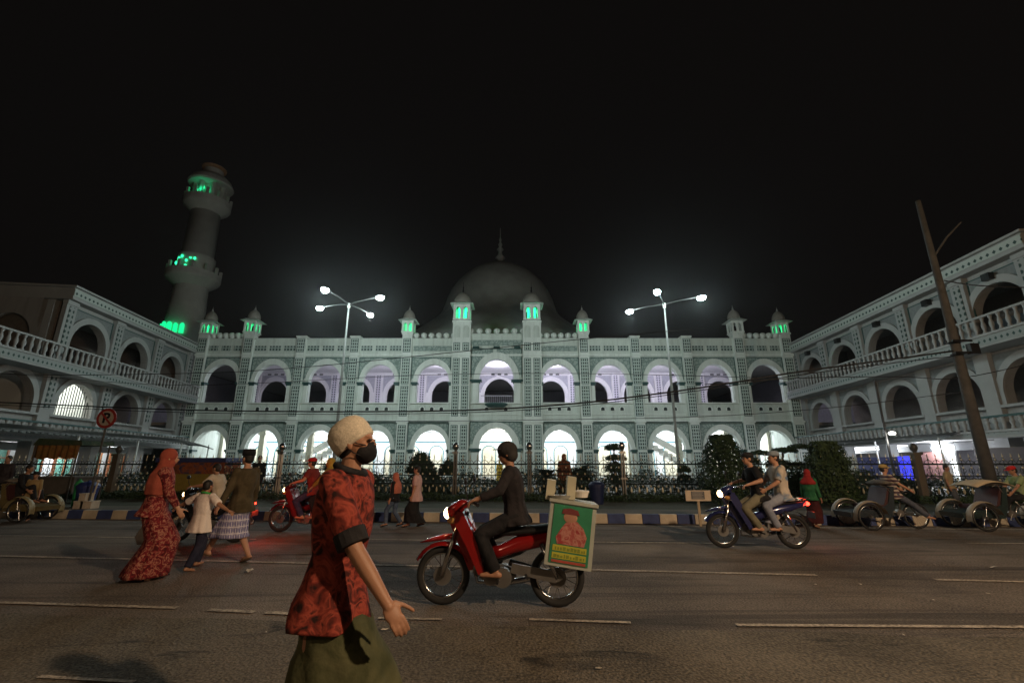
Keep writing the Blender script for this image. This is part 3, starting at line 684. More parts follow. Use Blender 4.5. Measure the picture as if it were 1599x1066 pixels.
# ------------------------------------------------------------ side wings (local x along the wall, local -y towards the courtyard)
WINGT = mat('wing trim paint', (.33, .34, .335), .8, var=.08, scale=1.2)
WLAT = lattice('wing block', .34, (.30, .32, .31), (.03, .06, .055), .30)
MAUVE = mat('mauve frieze paint', (.40, .36, .40), .8, var=.1)
def wing(root, upX, midX, box_dark, sg, ext, zb=7.12):
    """upX: pillar positions of the upper storey; midX: pillars of the middle and ground storeys; ext=(xmin,xmax) of the lower storeys"""
    u0, u1 = min(upX), max(upX); m0, m1 = ext
    bm = NB()
    for a, b in zip(upX, upX[1:]):
        arch_bay(bm, a, b, 7.3, 11.45, (a+b)/2, 1.55, 8.95, 1.6, 7.6, 0, .4)
    for a, b in zip(midX, midX[1:]):
        arch_bay(bm, a, b, 2.7, 7.1, (a+b)/2, 1.5, 4.95, 1.55, 4.35, 0, .4)
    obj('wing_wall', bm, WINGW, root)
    # end walls and back, floors, roof
    bm = NB()
    box(bm, u0-.02, u0+.4, .4, 7, 7.3, 11.45); box(bm, u1-.4, u1+.02, .4, 7, 7.3, 11.45)
    box(bm, m0, m1, 4.2, 4.5, 0, 7.1); box(bm, u0+.4, u1-.4, 4.2, 4.5, 7.4, 11.45)
    obj('rear_wall', bm, mat('wing wall with painted shade', (.20, .17, .15), .85), root)  # darker brown copy of the wing paint, shade put into the colour
    bm = NB(); box(bm, m0, m1, .41, 7, 7.101, 7.29); box(bm, m0, m1, .41, 7, 2.7, 2.95); obj('floor_slab', bm, mat('slab', (.3, .3, .29), .85), root)
    # roof with pierced cornice
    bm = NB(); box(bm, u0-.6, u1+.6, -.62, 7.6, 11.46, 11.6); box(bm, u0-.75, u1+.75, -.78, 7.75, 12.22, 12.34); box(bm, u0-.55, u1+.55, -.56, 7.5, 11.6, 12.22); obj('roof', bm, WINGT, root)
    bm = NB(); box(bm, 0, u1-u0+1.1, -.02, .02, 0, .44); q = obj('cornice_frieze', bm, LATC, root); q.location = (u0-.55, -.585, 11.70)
    for i, (a, b) in enumerate(zip(upX, upX[1:])):
        cx = (a+b)/2
        bm = NB(); ring(bm, cx, 1.55, 8.95, 1.6, 1.95, 2.0, -.12, -.003, leg=1.3); obj('arch_surround', bm, WINGT, root)
        bm = NB(); spandrel(bm, cx, 1.95, 8.95, 2.0, a+.5, b-.5, 11.15, -.035, -.003); obj('spandrel_panel', bm, mat('wing spandrel', (.19, .21, .21), .8), root)
        bm = NB(); box(bm, a+.42, b-.42, -.06, -.004, 11.15, 11.2); box(bm, a+.42, a+.48, -.06, -.004, 9.0, 11.15); box(bm, b-.48, b-.42, -.06, -.004, 9.0, 11.15); obj('panel_moulding', bm, TEAL, root)
        if box_dark: 
            bm = NB(); box(bm, cx-.22, cx+.22, -.4, -.12, 10.75, 11.12); box(bm, cx-.15, cx+.15, -.42, -.38, 10.8, 11.07); obj('wall_speaker', bm, BLACK, root)
        # shuttered windows at the back of the gallery
        bm = NB(); box(bm, cx-1.1, cx+1.1, 4.12, 4.19, 7.6, 10.0); w = obj('gallery_window', bm, mat('dim window', (.07, .08, .085), .3), root)
        bm = NB()
        for k in range(5): box(bm, cx-1.1+k*.53, cx-1.04+k*.53, 4.06, 4.115, 7.6, 10.0)
        box(bm, cx-1.15, cx+1.15, 4.05, 4.115, 9.9, 10.05); obj('window_frame', bm, mat('brown frame', (.12, .08, .06), .6), w)
    for i, (a, b) in enumerate(zip(midX, midX[1:])):
        cx = (a+b)/2
        bm = NB(); ring(bm, cx, 1.5, 4.95, 1.55, 1.85, 1.92, -.12, -.003, leg=.6); obj('arch_surround', bm, WINGT, root)
        bm = NB(); spandrel(bm, cx, 1.85, 4.95, 1.92, a+.45, b-.45, 6.98, -.035, -.003); obj('spandrel_panel', bm, mat('wing spandrel', (.19, .21, .21), .8), root)
        bm = NB(); box(bm, a+.4, b-.4, -.28, -.004, 4.2, 4.34); obj('sill', bm, WINGT, root)
    for x in upX:
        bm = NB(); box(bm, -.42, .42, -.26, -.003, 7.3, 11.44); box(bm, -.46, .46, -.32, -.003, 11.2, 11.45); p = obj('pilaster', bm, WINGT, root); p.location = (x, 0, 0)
        bm = NB(); box(bm, -.2, .2, -.295, -.262, 0, 2.5); q = obj('lattice_panel', bm, WLAT, p); q.location = (0, 0, 8.6)
    for x in midX:
        bm = NB(); box(bm, -.42, .42, -.26, -.003, 2.96, 7.1); p = obj('pilaster', bm, WINGT, root); p.location = (x, 0, 0)
        if not box_dark:
            bm = NB(); box(bm, -.2, .2, -.295, -.262, 0, 2.2); q = obj('lattice_panel', bm, WLAT, p); q.location = (0, 0, 4.6)
        bm = NB(); box(bm, -.38, .38, -.3, .42, 0, 2.69); q = obj('ground_pier', bm, WINGT, root); q.location = (x, 0, 0)
    # balconies
    for z, h, pr in ((zb, .62, 1.45), (2.68, .34, 1.35)):
        hb = .95 if z > 5 else .72
        bm = NB(); box(bm, m0, m1, -pr, -.003, z, z+h); box(bm, m0, m1, -pr-.08, -pr, z+h-.09, z+h+.02); box(bm, m0, m1, -pr-.08, -pr, z-.02, z+.08)
        s = obj('balcony_slab', bm, WINGT, root)
        bm = NB(); box(bm, 0, m1-m0, -.012, .012, 0, h-.22); q = obj('balcony_frieze', bm, lattice('balcony block', .30, (.28, .31, .30), (.03, .07, .065), .27, diag=True, zc=.36), root); q.location = (m0, -pr-.014, z+.10)
        bm = NB(); zt = z+h+hb; box(bm, m0, m1, -pr-.06, -pr+.16, zt-.1, zt); o = obj('balcony_rail', bm, WINGT if z > 5 else TEAL, root)
        if z > 5:
            bm = NB(); box(bm, m0, m1, -pr+.17, -pr+.2, zt-.04, zt+.03); obj('balcony_rail_edge', bm, TEAL, root)
        bounds = [m0]+[x for x in midX if m0 < x < m1]+[m1]
        bounds = sorted(set(bounds))
        for a, b in zip(bounds, bounds[1:]):
            if b-a < .6: continue
            n = max(2, int((b-a)/.42)); bm = NB()
            for k in range(n):
                x = a+(b-a)*(k+.5)/n
                lathe(bm, [(.09, z+h+.01), (.09, z+h+.1), (.055, z+h+.18), (.10, z+h+.35), (.10, z+h+.45), (.05, z+h+hb-.28), (.09, z+h+hb-.14), (.09, z+h+hb-.1)], (x, -pr+.05, 0), 8)
            obj('balusters', bm, WINGT, root, smooth=True)
    # ground storey: frieze and doors
    bm = NB(); box(bm, m0, m1, 1.6, 1.7, 2.2, 2.68); obj('ground_beam', bm, WINGT, root)

wr = thing('side_wing', 'three storey arcaded right wing with long balconies running towards the camera', 'building', (26.9, 42.0, 0), R(-94.42), group=None)
wing(wr, [0.25, 4.5, 8.98, 13.5, 17.85, 21.6], [0.25, 4.9, 9.45, 14.0, 18.1, 22.4, 26.8, 31.2], True, -1, (.0, 31.5))
wl = thing('side_wing', 'three storey arcaded left wing with balconies, one middle arch brightly lit', 'building', (-28.3, 26.5, 0), R(97.72))
wing(wl, [1.1, 5.6, 10.5, 15.35], [-8.2, -3.5, 1.1, 5.8, 10.7, 15.35], False, 1, (-10, 15.5), zb=6.70)
# front face of the left wing upper storey
bm = NB()
for k in range(3):
    bm = NB(); box(bm, .7, 1.09, .5+k*3.6, .9+k*3.6, 7.3, 11.45); obj('corner_pier', bm, WINGT, wl)
for y0 in (.95, 4.55):
    b2 = NB(); arch_bay(b2, 0, 3.1, 7.3, 11.45, 1.55, 1.3, 8.9, 1.5, 7.3, 0, .3); b2.transform(Matrix.Translation((.75, y0, 0)) @ Matrix.Rotation(R(90), 4, 'Z')); obj('end_arch_wall', b2, WINGW, wl)
    b2 = NB(); box(b2, .95, 1.0, y0, y0+3.1, 7.3, 11.4); obj('end_infill', b2, mat('grey infill', (.17, .16, .145), .8), wl)
b2 = NB(); arch_bay(b2, 0, 3.1, 7.3, 11.45, 1.55, 1.3, 8.9, 1.5, 7.3, 0, .3)
b2.transform(Matrix.Translation((21.9, .5, 0)) @ Matrix.Rotation(R(90), 4, 'Z')); obj('end_arch_wall', b2, WINGW, wr)
# lit room behind the second middle arch of the left wing
bm = NB(); box(bm, 1.4, 5.5, 3.9, 4.0, 5.0, 7.0); obj('room_wall', bm, WALLW, wl)
bm = NB(); box(bm, 2.0, 5.0, 3.8, 3.88, 4.2, 5.1); obj('green_counter', bm, mat('green panel', (.18, .42, .22), .6), wl)
bm = NB(); cyl(bm, (2.6, 2.5, 6.9), (4.2, 2.5, 6.9), .05, n=8); obj('tube_lamp', bm, emis('tube lamp', (1, 1, .92), 14), wl)
light('room_light', (3.4, 2.4, 6.6), (1, 1, .9), 330, .25, parent=wl)
bm = NB(); box(bm, 1.3, 1.4, .45, 4.1, 2.96, 7.0); obj('room_partition', bm, WALLW, wl); bm = NB(); box(bm, 5.5, 5.6, .45, 4.1, 2.96, 7.0); obj('room_partition', bm, WALLW, wl)
bm = NB()
for k in range(14): box(bm, 2.0+k*.22, 2.03+k*.22, .2, .24, 4.35, 6.4)
obj('window_bars', bm, IRON, wl)
# ground storey of the left wing: white wall, orange framed green windows
bm = NB(); box(bm, -10, 15.4, 3.2, 3.4, 0, 2.68); obj('ground_wall', bm, WALLW, wl)
ORF = mat('orange brown wood', (.36, .13, .05), .5); GRG = mat('green glass', (.16, .40, .32), .25)
for k in range(9):
    x = -8.8+k*2.7; bm = NB(); box(bm, x, x+1.5, 3.12, 3.18, .25, 2.35); w = obj('window', bm, GRG, wl)
    bm = NB(); box(bm, x-.12, x, 3.05, 3.2, .1, 2.45); box(bm, x+1.5, x+1.62, 3.05, 3.2, .1, 2.45); box(bm, x, x+1.5, 3.05, 3.2, 2.3, 2.45); box(bm, x+.72, x+.78, 3.06, 3.12, .25, 2.3); box(bm, x, x+1.5, 3.06, 3.115, 1.75, 1.8); obj('window_frame', bm, ORF, w)
for x, p in ((7.2, 210), (10.6, 150), (-6.0, 30), (2.0, 40)):
    bm = NB(); cyl(bm, (x-.5, 2.0, 2.6), (x+.5, 2.0, 2.6), .035, n=8); obj('tube_lamp', bm, emis('tube lamp', (1, 1, .92), 14), wl)
    light('porch_light', (x, 1.9, 2.35), (.9, .93, 1), p, .2, parent=wl)
# ground storey of the right wing: strip lights, blue panels, bright doorway, brown boards
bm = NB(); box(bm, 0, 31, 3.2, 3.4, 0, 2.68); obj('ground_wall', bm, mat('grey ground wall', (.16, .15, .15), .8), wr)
def rw(px, py, y):   # photo pixel -> wing-local x on the plane local y
    c, s = math.cos(R(-94.42)), math.sin(R(-94.42)); o = Vector((26.9, 42, 0)); ux = Vector((c, s)); uy = Vector((-s, c))
    q = atY(px, py, 10.0); d = Vector((q.x, q.y)); zz = q.z-H_
    t = (y+o.x*uy.x+o.y*uy.y)/(d.x*uy.x+d.y*uy.y); p = d*t
    return (p-Vector((o.x, o.y))).dot(ux), H_+zz*t
BLUE = mat('blue tarpaulin', (.015, .022, .14), .5); BLUE2 = emis('self glowing blue sheet', (.04, .045, .85), .6); BRW = mat('brown red board', (.10, .045, .04), .7)  # opaque sheet given its own glow in place of light shining through
for nm, x0, x1, za, zb, m, y in (('blue_panel', 1338, 1400, 753, 714, BLUE, -.8), ('blue_sheet', 1401, 1424, 750, 712, BLUE2, -.85), ('brown_board', 1436, 1470, 748, 706, BRW, -.6), ('brown_board', 1520, 1600, 752, 700, mat('dark stall', (.05, .035, .03), .8), -.7), ('cream_panel', 1318, 1336, 750, 713, mat('cream panel', (.35, .34, .28), .7), -.8)):
    a, z1 = rw(x0, zb, y); b, _ = rw(x1, zb, y); _, z0 = rw((x0+x1)/2, za, y); z0 = max(.03, z0)
    bm = NB(); box(bm, min(a, b), max(a, b), y, y+.05, z0, z1); obj(nm, bm, m, wr)
a, z1 = rw(1464, 683, -.2); b, _ = rw(1484, 683, -.2)
bm = NB(); box(bm, a, b, -.2, -.12, .05, 2.2); obj('lit_column', bm, WALLW, wr)
bm = NB(); box(bm, a-.2, b+.2, -.5, -.3, 2.25, 2.45); obj('flood_lamp', bm, emis('flood lamp', (.92, .92, 1), 30), wr)
light('flood_light', ((a+b)/2, -1.1, 2.3), (.9, .93, 1), 650, .15, parent=wr)
for px0, px1, py in ((1310, 1405, 711), (1290, 1415, 692)):
    a, z = rw(px0, py, 1.2); b, _ = rw(px1, py, 1.2)
    bm = NB(); cyl(bm, (a, 1.2, 2.45 if py > 700 else 2.62), (b, 1.2, 2.45 if py > 700 else 2.62), .035, n=8); obj('tube_lamp', bm, emis('strip lamp', (.9, .93, 1), 5), wr)
for x in (3.5, 8, 12.5): light('porch_light', (x, 1.0, 2.2), (.9, .93, 1), 60, .2, parent=wr)

# canopies in front of the wings
DKM = mat('dark canopy metal', (.03, .035, .032), .5, .3)
def canopy(name, label, pts, drop, rz):
    pass
t = thing('canopy', 'long dark curved canopy roof along the ground storey of the left wing', 'canopy', (-25.0, 28, 0))
bm = NB(); prev = None
for k in range(25):
    u = k/24; y = 20.0+u*20.5; xo = -23.3-(y-20)*.125; ring_ = []
    for j, (dx, dz) in enumerate(((-2.2, .35), (-1.2, .3), (-.4, .15), (0, 0), (0, -.08), (-.4, .07), (-1.2, .22), (-2.2, .27))):
        ring_.append(bm.verts.new((xo+dx, y, 3.02+dz-max(0, u-.75)**2*6)))
    if prev:
        for j in range(8): bm.faces.new((prev[j], prev[(j+1) % 8], ring_[(j+1) % 8], ring_[j]))
    prev = ring_
obj('canopy_roof', bm, DKM, t, world=True)
for y in (21, 26, 31, 36, 40):
    bm = NB(); x = -23.5-(y-20)*.125; cyl(bm, (x, y, 0), (x, y, 2.95), .05, n=8); obj('canopy_post', bm, GALV, t, world=True)
t = thing('canopy', 'long dark curved canopy roof along the lamp lit ground storey of the right wing', 'canopy', (24, 28, 0))
bm = NB(); prev = None
for k in range(25):
    u = k/24; y = 25.0+u*15.5; xo = 23.3+(y-20)*.06; ring_ = []
    for j, (dx, dz) in enumerate(((2.0, .3), (1.2, .27), (.4, .14), (0, 0), (0, -.07), (.4, .07), (1.2, .2), (2.0, .23))):
        ring_.append(bm.verts.new((xo+dx, y, 2.9+dz-max(0, u-.75)**2*5)))
    if prev:
        for j in range(8): bm.faces.new((prev[j], prev[(j+1) % 8], ring_[(j+1) % 8], ring_[j]))
    prev = ring_
obj('canopy_roof', bm, DKM, t, world=True)
for y in (26, 31, 36, 40):
    bm = NB(); x = 23.5+(y-20)*.06; cyl(bm, (x, y, 0), (x, y, 2.85), .05, n=8); obj('canopy_post', bm, WALLW, t, world=True)

# ------------------------------------------------------------ street lamps in the courtyard
def street_lamp(base, top, heads, label, px_heads):
    t = thing('street_lamp', label, 'street lamp', base, 0, 'tall multi armed street lamps')
    h = top.z; bm = NB(); tube(bm, [(0, 0, 0), (0, 0, .9), (0, 0, .92), (0, 0, h*.72), (0, 0, h*.72+.01), (0, 0, h)], [.15, .13, .10, .075, .065, .05], 12); obj('pole', bm, mat('lamp pole paint', (.26, .28, .27), .6), t, smooth=False)
    bm = NB(); box(bm, -.22, .22, -.22, .22, 0, .05); cyl(bm, (0, 0, h-.25), (0, 0, h+.06), .10, .10); obj('collar', bm, GALV, t)
    for v in heads:
        d = Vector(v)-Vector(top); base_ = Vector((0, 0, h)); e = base_+d
        bm = NB(); tube(bm, [base_+d*0-Vector((0, 0, .12)), base_+d*.12+Vector((0, 0, .02)), base_+d*.5+Vector((0, 0, .05)), e], [.04, .04, .035, .03], 8); obj('arm', bm, mat('dark arm paint', (.02, .022, .022), .8), t, smooth=True)
        dd = Vector((d.x, d.y, 0)).normalized(); ang = math.atan2(dd.y, dd.x)
        bm = NB(); prof = [(-.38, .06), (-.28, .12), (.1, .15), (.32, .11), (.40, .02)]
        lathe(bm, [(.02, .13), (.14, .11), (.19, .03), (.19, 0)], (0, 0, 0), 16, sx=2.0, sy=.95)
        hd = obj('lamp_head', bm, mat('dark arm paint', (.02, .022, .022), .8), t, smooth=True); hd.scale = (1.05,)*3; hd.location = e+dd*.2; hd.rotation_euler[2] = ang
        bm = NB(); lathe(bm, [(.165, .03), (.19, -.03), (.18, -.11), (.12, -.19), (.01, -.22)], (0, 0, 0), 18, sx=1.45, sy=1.05); obj('lens', bm, WHITE_E, hd, smooth=True)
        light('lamp_light', (0, 0, -.34), (.80, .96, .93), LAMP_W, .12, parent=hd)
LAMP_W = 600
YL = 29.0
topL = atY(545, 475, YL); topR = atY(1037, 475, YL)
def heads_from(pxs, ys):
    return [atY(px, py, y) for (px, py), y in zip(pxs, ys)]
# heads: same height, arms spread in plan (upper pixels are nearer the camera)
def head_at(px, py, z):
    return atZ(px, py, z)
street_lamp((topL.x, YL, 0), topL, [head_at(p[0], p[1], topL.z+.18) for p in ((511, 453), (503, 479), (590, 464), (576, 489))], 'tall street lamp with four glowing heads left of the dome', None)
street_lamp((topR.x, YL, 0), topR, [head_at(p[0], p[1], topR.z+.18) for p in ((1027, 456), (987, 484), (1090, 464))], 'tall street lamp with three glowing heads right of the dome', None)

# lamps on the near side of the street, behind the camera: they light the road and the walkers
def road_lamp(x, y, h, power, label, col):
    t = thing('street_lamp', label, 'street lamp', (x, y, 0), 0, 'road lamps on the near side')
    bm = NB(); tube(bm, [(0, 0, 0), (0, 0, h-.8), (0, .25, h-.2), (0, 1.1, h), (0, 1.6, h)], [.12, .08, .06, .05, .04], 10); obj('pole', bm, GALV, t, smooth=True)
    bm = NB(); ell(bm, (0, 1.9, h+.04), (.14, .36, .09)); obj('lamp_head', bm, GALV, t, smooth=True)
    bm = NB(); ell(bm, (0, 1.9, h-.02), (.11, .28, .09)); obj('lens', bm, emis('sodium lamp', (1, .72, .42), 30), t, smooth=True)
    light('road_light', (0, 1.9, h-.4), col, power, .18, parent=t)
road_lamp(7.5, -4.5, 7.4, 4000, 'warm road lamp on the near pavement to the right behind the viewer', (1, .70, .44))
road_lamp(-9.0, -7.0, 7.2, 500, 'dimmer warm road lamp on the near pavement to the left behind the viewer', (1, .70, .44))

# ------------------------------------------------------------ fence
FL = -.072
fY = lambda x: 16.75+FL*x
fang = math.atan(FL)
fence = thing('iron_fence', 'dark green ornamental iron fence with gilt spear tips in front of the mosque', 'fence', (0, fY(0), 0), fang)
pitch = .262; PW = pitch*10
def panel_meshes():
    bm = NB(); g = NB()
    for z, r in ((.34, .022), (.74, .018), (1.02, .016), (1.40, .026)): box(bm, 0, PW, -r, r, z-r, z+r)
    box(bm, 0, PW, -.06, .06, .19, .30)
    for k in range(10):
        x = (k+.5)*pitch
        cyl(bm, (x, 0, .3), (x, 0, 1.62), .011, n=5)
        lathe(bm, [(.004, 1.60), (.022, 1.64), (.0, 1.76)], (x, 0, 0), 5, mi=1)
        torus(bm, (x, 0, 1.40), pitch*.5, .009, 'Y', 8, 4, a0=0, a1=math.pi)
        torus(bm, (x, 0, 1.20), .085, .009, 'Y', 10, 4); torus(bm, (x, 0, .88), .075, .009, 'Y', 10, 4)
        cyl(bm, (x+pitch*.5, 0, .74), (x+pitch*.5, 0, 1.02), .009, n=5)
        for z, s in ((1.55, .026), (1.29, .029), (1.07, .031), (.90, .026), (.66, .032)): ell(bm, (x+(0 if z != 1.07 else pitch*.5), -.012, z), (s, s*.8, s*1.25), u=6, v=5, mi=1)
        cyl(bm, (x+pitch*.5, 0, .30), (x+pitch*.5, 0, .50), .012, n=5)
        lathe(bm, [(.006, .44), (.036, .50), (.030, .56), (0, .66)], (x+pitch*.5, 0, 0), 6, mi=1)
    return bm, g
bm, g = panel_meshes(); p0 = obj('fence_panel', bm, [IRON, GOLD], fence)
p0.location = (-26*1.0, 0, 0)
xs = -26.0+PW
while xs < 26:
    part_again(p0, fence, (xs, 0, 0)); xs += PW
def gate_post(px, yoff=0.0, w=.040, h=1.86, thick=False):
    q = atZ(px, 780, 0); x = (px-799.5)/F_*16.9; 
    for _ in range(6): x = (px-799.5)/F_*(fY(x)*math.cos(TH)-.1)
    bm = NB()
    if thick: box(bm, -.11, .11, -.11, .11, .19, h); box(bm, -.15, .15, -.15, .15, h, h+.08)
    else:
        for sx in (-1, 1):
            for sy in (-1, 1): cyl(bm, (sx*w, sy*w, .19), (sx*w, sy*w, h), .030, n=10)
        box(bm, -.11, .11, -.11, .11, h-.02, h+.05); box(bm, -.09, .09, -.09, .09, .9, .95)
    p = obj('gate_post', bm, STEEL if not thick else mat('dark stone pier', (.13, .105, .075), .6), fence); p.location = (x/math.cos(fang), -.05, 0)
    bm = NB(); lathe(bm, [(.08, 0), (.05, .04), (.10, .11), (.125, .19), (.10, .27), (.05, .32), (0, .34)], (0, 0, h+.05), 16); obj('ball_cap', bm, CHROME if not thick else mat('dark ball', (.06, .06, .055), .3), p, smooth=True)
for px, th in ((180, 1), (437, 0), (711, 0), (827, 0), (973, 0), (1434, 1)): gate_post(px, thick=bool(th), h=1.7 if th else 1.78)

# ------------------------------------------------------------ planting
LEAFM = ground_mat('leaf green', (.018, .040, .014), (.055, .095, .03), 3.0, 9, 0, .6)
LEAFD = ground_mat('dark leaf green', (.010, .028, .012), (.035, .07, .025), 3.0, 9, 0, .6)
BARK = mat('bark', (.09, .065, .045), .9, var=.3, scale=12, bump=.5)
def leaves(fn, n, s, seed=1):
    """n leaf quads at points fn(rng)->(pos, normalish)"""
    r = random.Random(seed); vs = []; fs = []
    for _ in range(n):
        p, nn = fn(r); nn = (Vector(nn)+Vector((r.gauss(0, .5), r.gauss(0, .5), r.gauss(0, .5)))).normalized()
        u, w = frame_of(nn); a = r.random()*6.283; U = u*math.cos(a)+w*math.sin(a); V_ = nn.cross(U); k = s*r.uniform(.6, 1.3)
        b = len(vs); p = Vector(p)
        vs += [p-U*k, p+V_*k*.45+nn*k*.15, p+U*k, p-V_*k*.45+nn*k*.15]; fs.append((b, b+1, b+2, b+3))
    me = bpy.data.meshes.new('leaves'); me.from_pydata([tuple(v) for v in vs], [], fs); return me
def mesh_child(name, me, m, parent, smooth=False):
    me.name = name; me.materials.append(m); o = bpy.data.objects.new(name, me); C.objects.link(o); o.parent = parent; return o
def conifer(x, y, r, h, label, seed, top=.55, m=None):
    t = thing('topiary_shrub', label, 'shrub', (x, y, .19))
    bm = NB(); tube(bm, [(0, 0, 0), (.02, 0, h*.4), (0, .01, h*.85)], [.07, .05, .015], 8); obj('trunk', bm, BARK, t)
    def fn(g):
        z = g.random()**.85; a = g.random()*6.283
        rr = r*min(1, (1.08-z)**top*1.05)*(1+.34*mnoise.noise(Vector((math.cos(a)*2.6, math.sin(a)*2.6, z*6+seed)))+.14*mnoise.noise(Vector((math.cos(a)*7, math.sin(a)*7, z*15+seed))))
        rr *= .55+.45*min(1, (z+.06)*9)
        k = g.uniform(.70, 1.06) if g.random() < .8 else g.uniform(.2, .8)
        return (rr*k*math.cos(a), rr*k*math.sin(a), .08+z*h*.95), (math.cos(a), math.sin(a), .5)
    mesh_child('crown', leaves(fn, 9000, .045, seed), m or LEAFD, t); return t
def dome_bush(x, y, r, h, label, seed, n=6000, m=None, z0=.1, name='round_bush'):
    t = thing(name, label, 'bush', (x, y, .1))
    bm = NB(); tube(bm, [(0, 0, 0), (.02, 0, h*.5)], [.05, .03], 8); obj('trunk', bm, BARK, t)
    def fn(g):
        a = g.random()*6.283; el = math.asin(g.random()); k = g.uniform(.7, 1.04)*(1+.26*mnoise.noise(Vector((math.cos(a)*2.6, math.sin(a)*2.6, el*3+seed)))+.14*mnoise.noise(Vector((math.cos(a)*7, math.sin(a)*7, el*7+seed))))
        return (r*k*math.cos(a)*math.cos(el), r*k*math.sin(a)*math.cos(el), z0+h*k*math.sin(el)), (math.cos(a), math.sin(a), .6)
    mesh_child('crown', leaves(fn, n, .05, seed), m or LEAFD, t); return t
def cycad(x, y, h, fl, label, seed, n=26, up=.9):
    t = thing('cycad_palm', label, 'palm', (x, y, .05)); g = random.Random(seed)
    bm = NB(); lathe(bm, [(.16, 0), (.2, h*.5), (.17, h)], (0, 0, 0), 10); obj('trunk', bm, BARK, t)
    bm = NB()
    for k in range(n):
        a = 6.283*k/n*2.4+g.uniform(-.2, .2); e0 = g.uniform(.35, 1.35)*up; L = fl*g.uniform(.8, 1.1); P = []
        p = Vector((0, 0, h)); e = e0; d2 = Vector((math.cos(a), math.sin(a), 0)); S = 11
        for i in range(S+1):
            P.append(p.copy()); p += (d2*math.cos(e)+Vector((0, 0, math.sin(e))))*L/S; e -= .13
        side = Vector((-d2.y, d2.x, 0)); 
        for i in range(1, S):
            wdt = .17*math.sin(math.pi*(i+.8)/(S+1.2))**.6; dd = (P[i+1]-P[i]).normalized()
            for sg in (-1, 1):
                for hf in (0, .5):
                    b = P[i]+(P[i+1]-P[i])*hf; tip = b+side*sg*wdt+dd*wdt*.7+Vector((0, 0, -.02+g.uniform(-.01, .03)))
                    quad(bm, [b, b+dd*.022, tip, b+dd*.010+side*sg*wdt*.5-Vector((0, 0, .01))])
        tube(bm, P, [.012]*6+[.008]*(len(P)-6), 4)
    obj('fronds', bm, LEAFD, t); return t
def padded(x, y, pads, label, seed):
    t = thing('cloud_pruned_tree', label, 'tree', (x, y, .05))
    top = max(p[2] for p in pads); bm = NB(); tube(bm, [(0, 0, 0), (.06, 0, top*.35), (-.05, 0, top*.7), (0, 0, top)], [.07, .055, .04, .02], 8)
    for px_, py_, pz, pr, ph in pads: tube(bm, [(0, 0, pz-.25), (px_*.6, py_*.6, pz-.1), (px_, py_, pz)], [.03, .022, .012], 6)
    obj('trunk', bm, BARK, t)
    def fn(g):
        q = pads[g.randrange(len(pads))]; a = g.random()*6.283; el = math.asin(g.uniform(-.35, 1)); k = g.uniform(.6, 1.05)
        return (q[0]+q[3]*k*math.cos(a)*math.cos(el), q[1]+q[3]*k*math.sin(a)*math.cos(el), q[2]+q[4]*k*math.sin(el)), (math.cos(a), math.sin(a), .6)
    mesh_child('crown', leaves(fn, 1300*len(pads), .04, seed), LEAFD, t); return t
def Xat(px, Y, z=1.2): return atY(px, 725, Y).x
conifer(Xat(1130, 14.6), 14.6, .78, 2.12, 'tall dark conical shrub in front of the fence beside the small board sign', 3, .42)
conifer(Xat(1292, 14.4), 14.4, .70, 1.9, 'broad dark conical shrub behind the standing woman in green', 5, .36, LEAFM)
dome_bush(Xat(657, 18.6), 18.6, .52, .75, 'round clipped dark bush rising behind the fence left of the gate', 7, z0=.95)
dome_bush(Xat(668, 18.9), 18.9, .95, 1.0, 'wide loose bush under the round clipped one behind the fence', 8, n=7000, z0=.1)
dome_bush(Xat(700, 18.7), 18.7, .35, .55, 'small narrow bush at the left gate post behind the fence', 9, n=2500, z0=.9)
dome_bush(Xat(575, 18.9), 18.9, .8, .9, 'low loose bush behind the fence hidden by the man in the cap', 10, n=5000)
cycad(Xat(337, 18.8), 18.8, .75, 1.25, 'large cycad palm with spreading dark fronds behind the man in the black cap', 11, n=34)
cycad(Xat(517, 18.8), 18.8, 1.0, .75, 'small cycad palm at the foot of the left street lamp', 12)
cycad(Xat(852, 18.4), 18.4, .8, .9, 'cycad palm right of the gate above the food box', 13)
cycad(Xat(905, 18.7), 18.7, .95, .85, 'dense dark cycad palm, second to the right of the gate', 14, n=34)
dome_bush(Xat(905, 18.9), 18.9, .6, 1.0, 'dark bush below the second cycad right of the gate', 15, n=4500)
padded(Xat(960, 18.6), 18.6, [(0, 0, 1.95, .38, .2), (.05, 0, 1.55, .42, .16), (-.02, 0, 1.15, .38, .3), (.12, .1, .75, .45, .35)], 'slender cloud pruned tree behind the steel post, three tiers of foliage', 16)
padded(Xat(1225, 18.6), 18.6, [(-.9, 0, 1.75, .4, .12), (.05, 0, 1.85, .5, .14), (.75, .1, 2.0, .42, .13), (-.2, .1, 1.3, .5, .25), (.5, 0, 1.2, .5, .25)], 'wide cloud pruned tree with flat pads above the moving blue motorbike', 17)
padded(Xat(1172, 18.9), 18.9, [(0, 0, 1.45, .35, .2), (.1, 0, 1.0, .4, .3)], 'small dark tree between conical shrub and wide pruned tree', 18)
padded(Xat(1067, 19.2), 19.2, [(0, 0, 1.1, .26, .2), (0, 0, .7, .3, .25)], 'little clipped tree at the foot of the right street lamp', 19)
dome_bush(Xat(1340, 18.0), 18.0, .8, .9, 'low green bush behind the fence right of the broad conical shrub', 20, n=5000, m=LEAFM)
dome_bush(Xat(1395, 17.6), 17.6, .7, .75, 'low bush behind the fence above the reclining man', 21, n=4000, m=LEAFM)
dome_bush(Xat(1240, 16.2), 16.2, .55, .95, 'leafy green bush just behind the pillion passenger in blue', 22, n=4000, m=LEAFM)
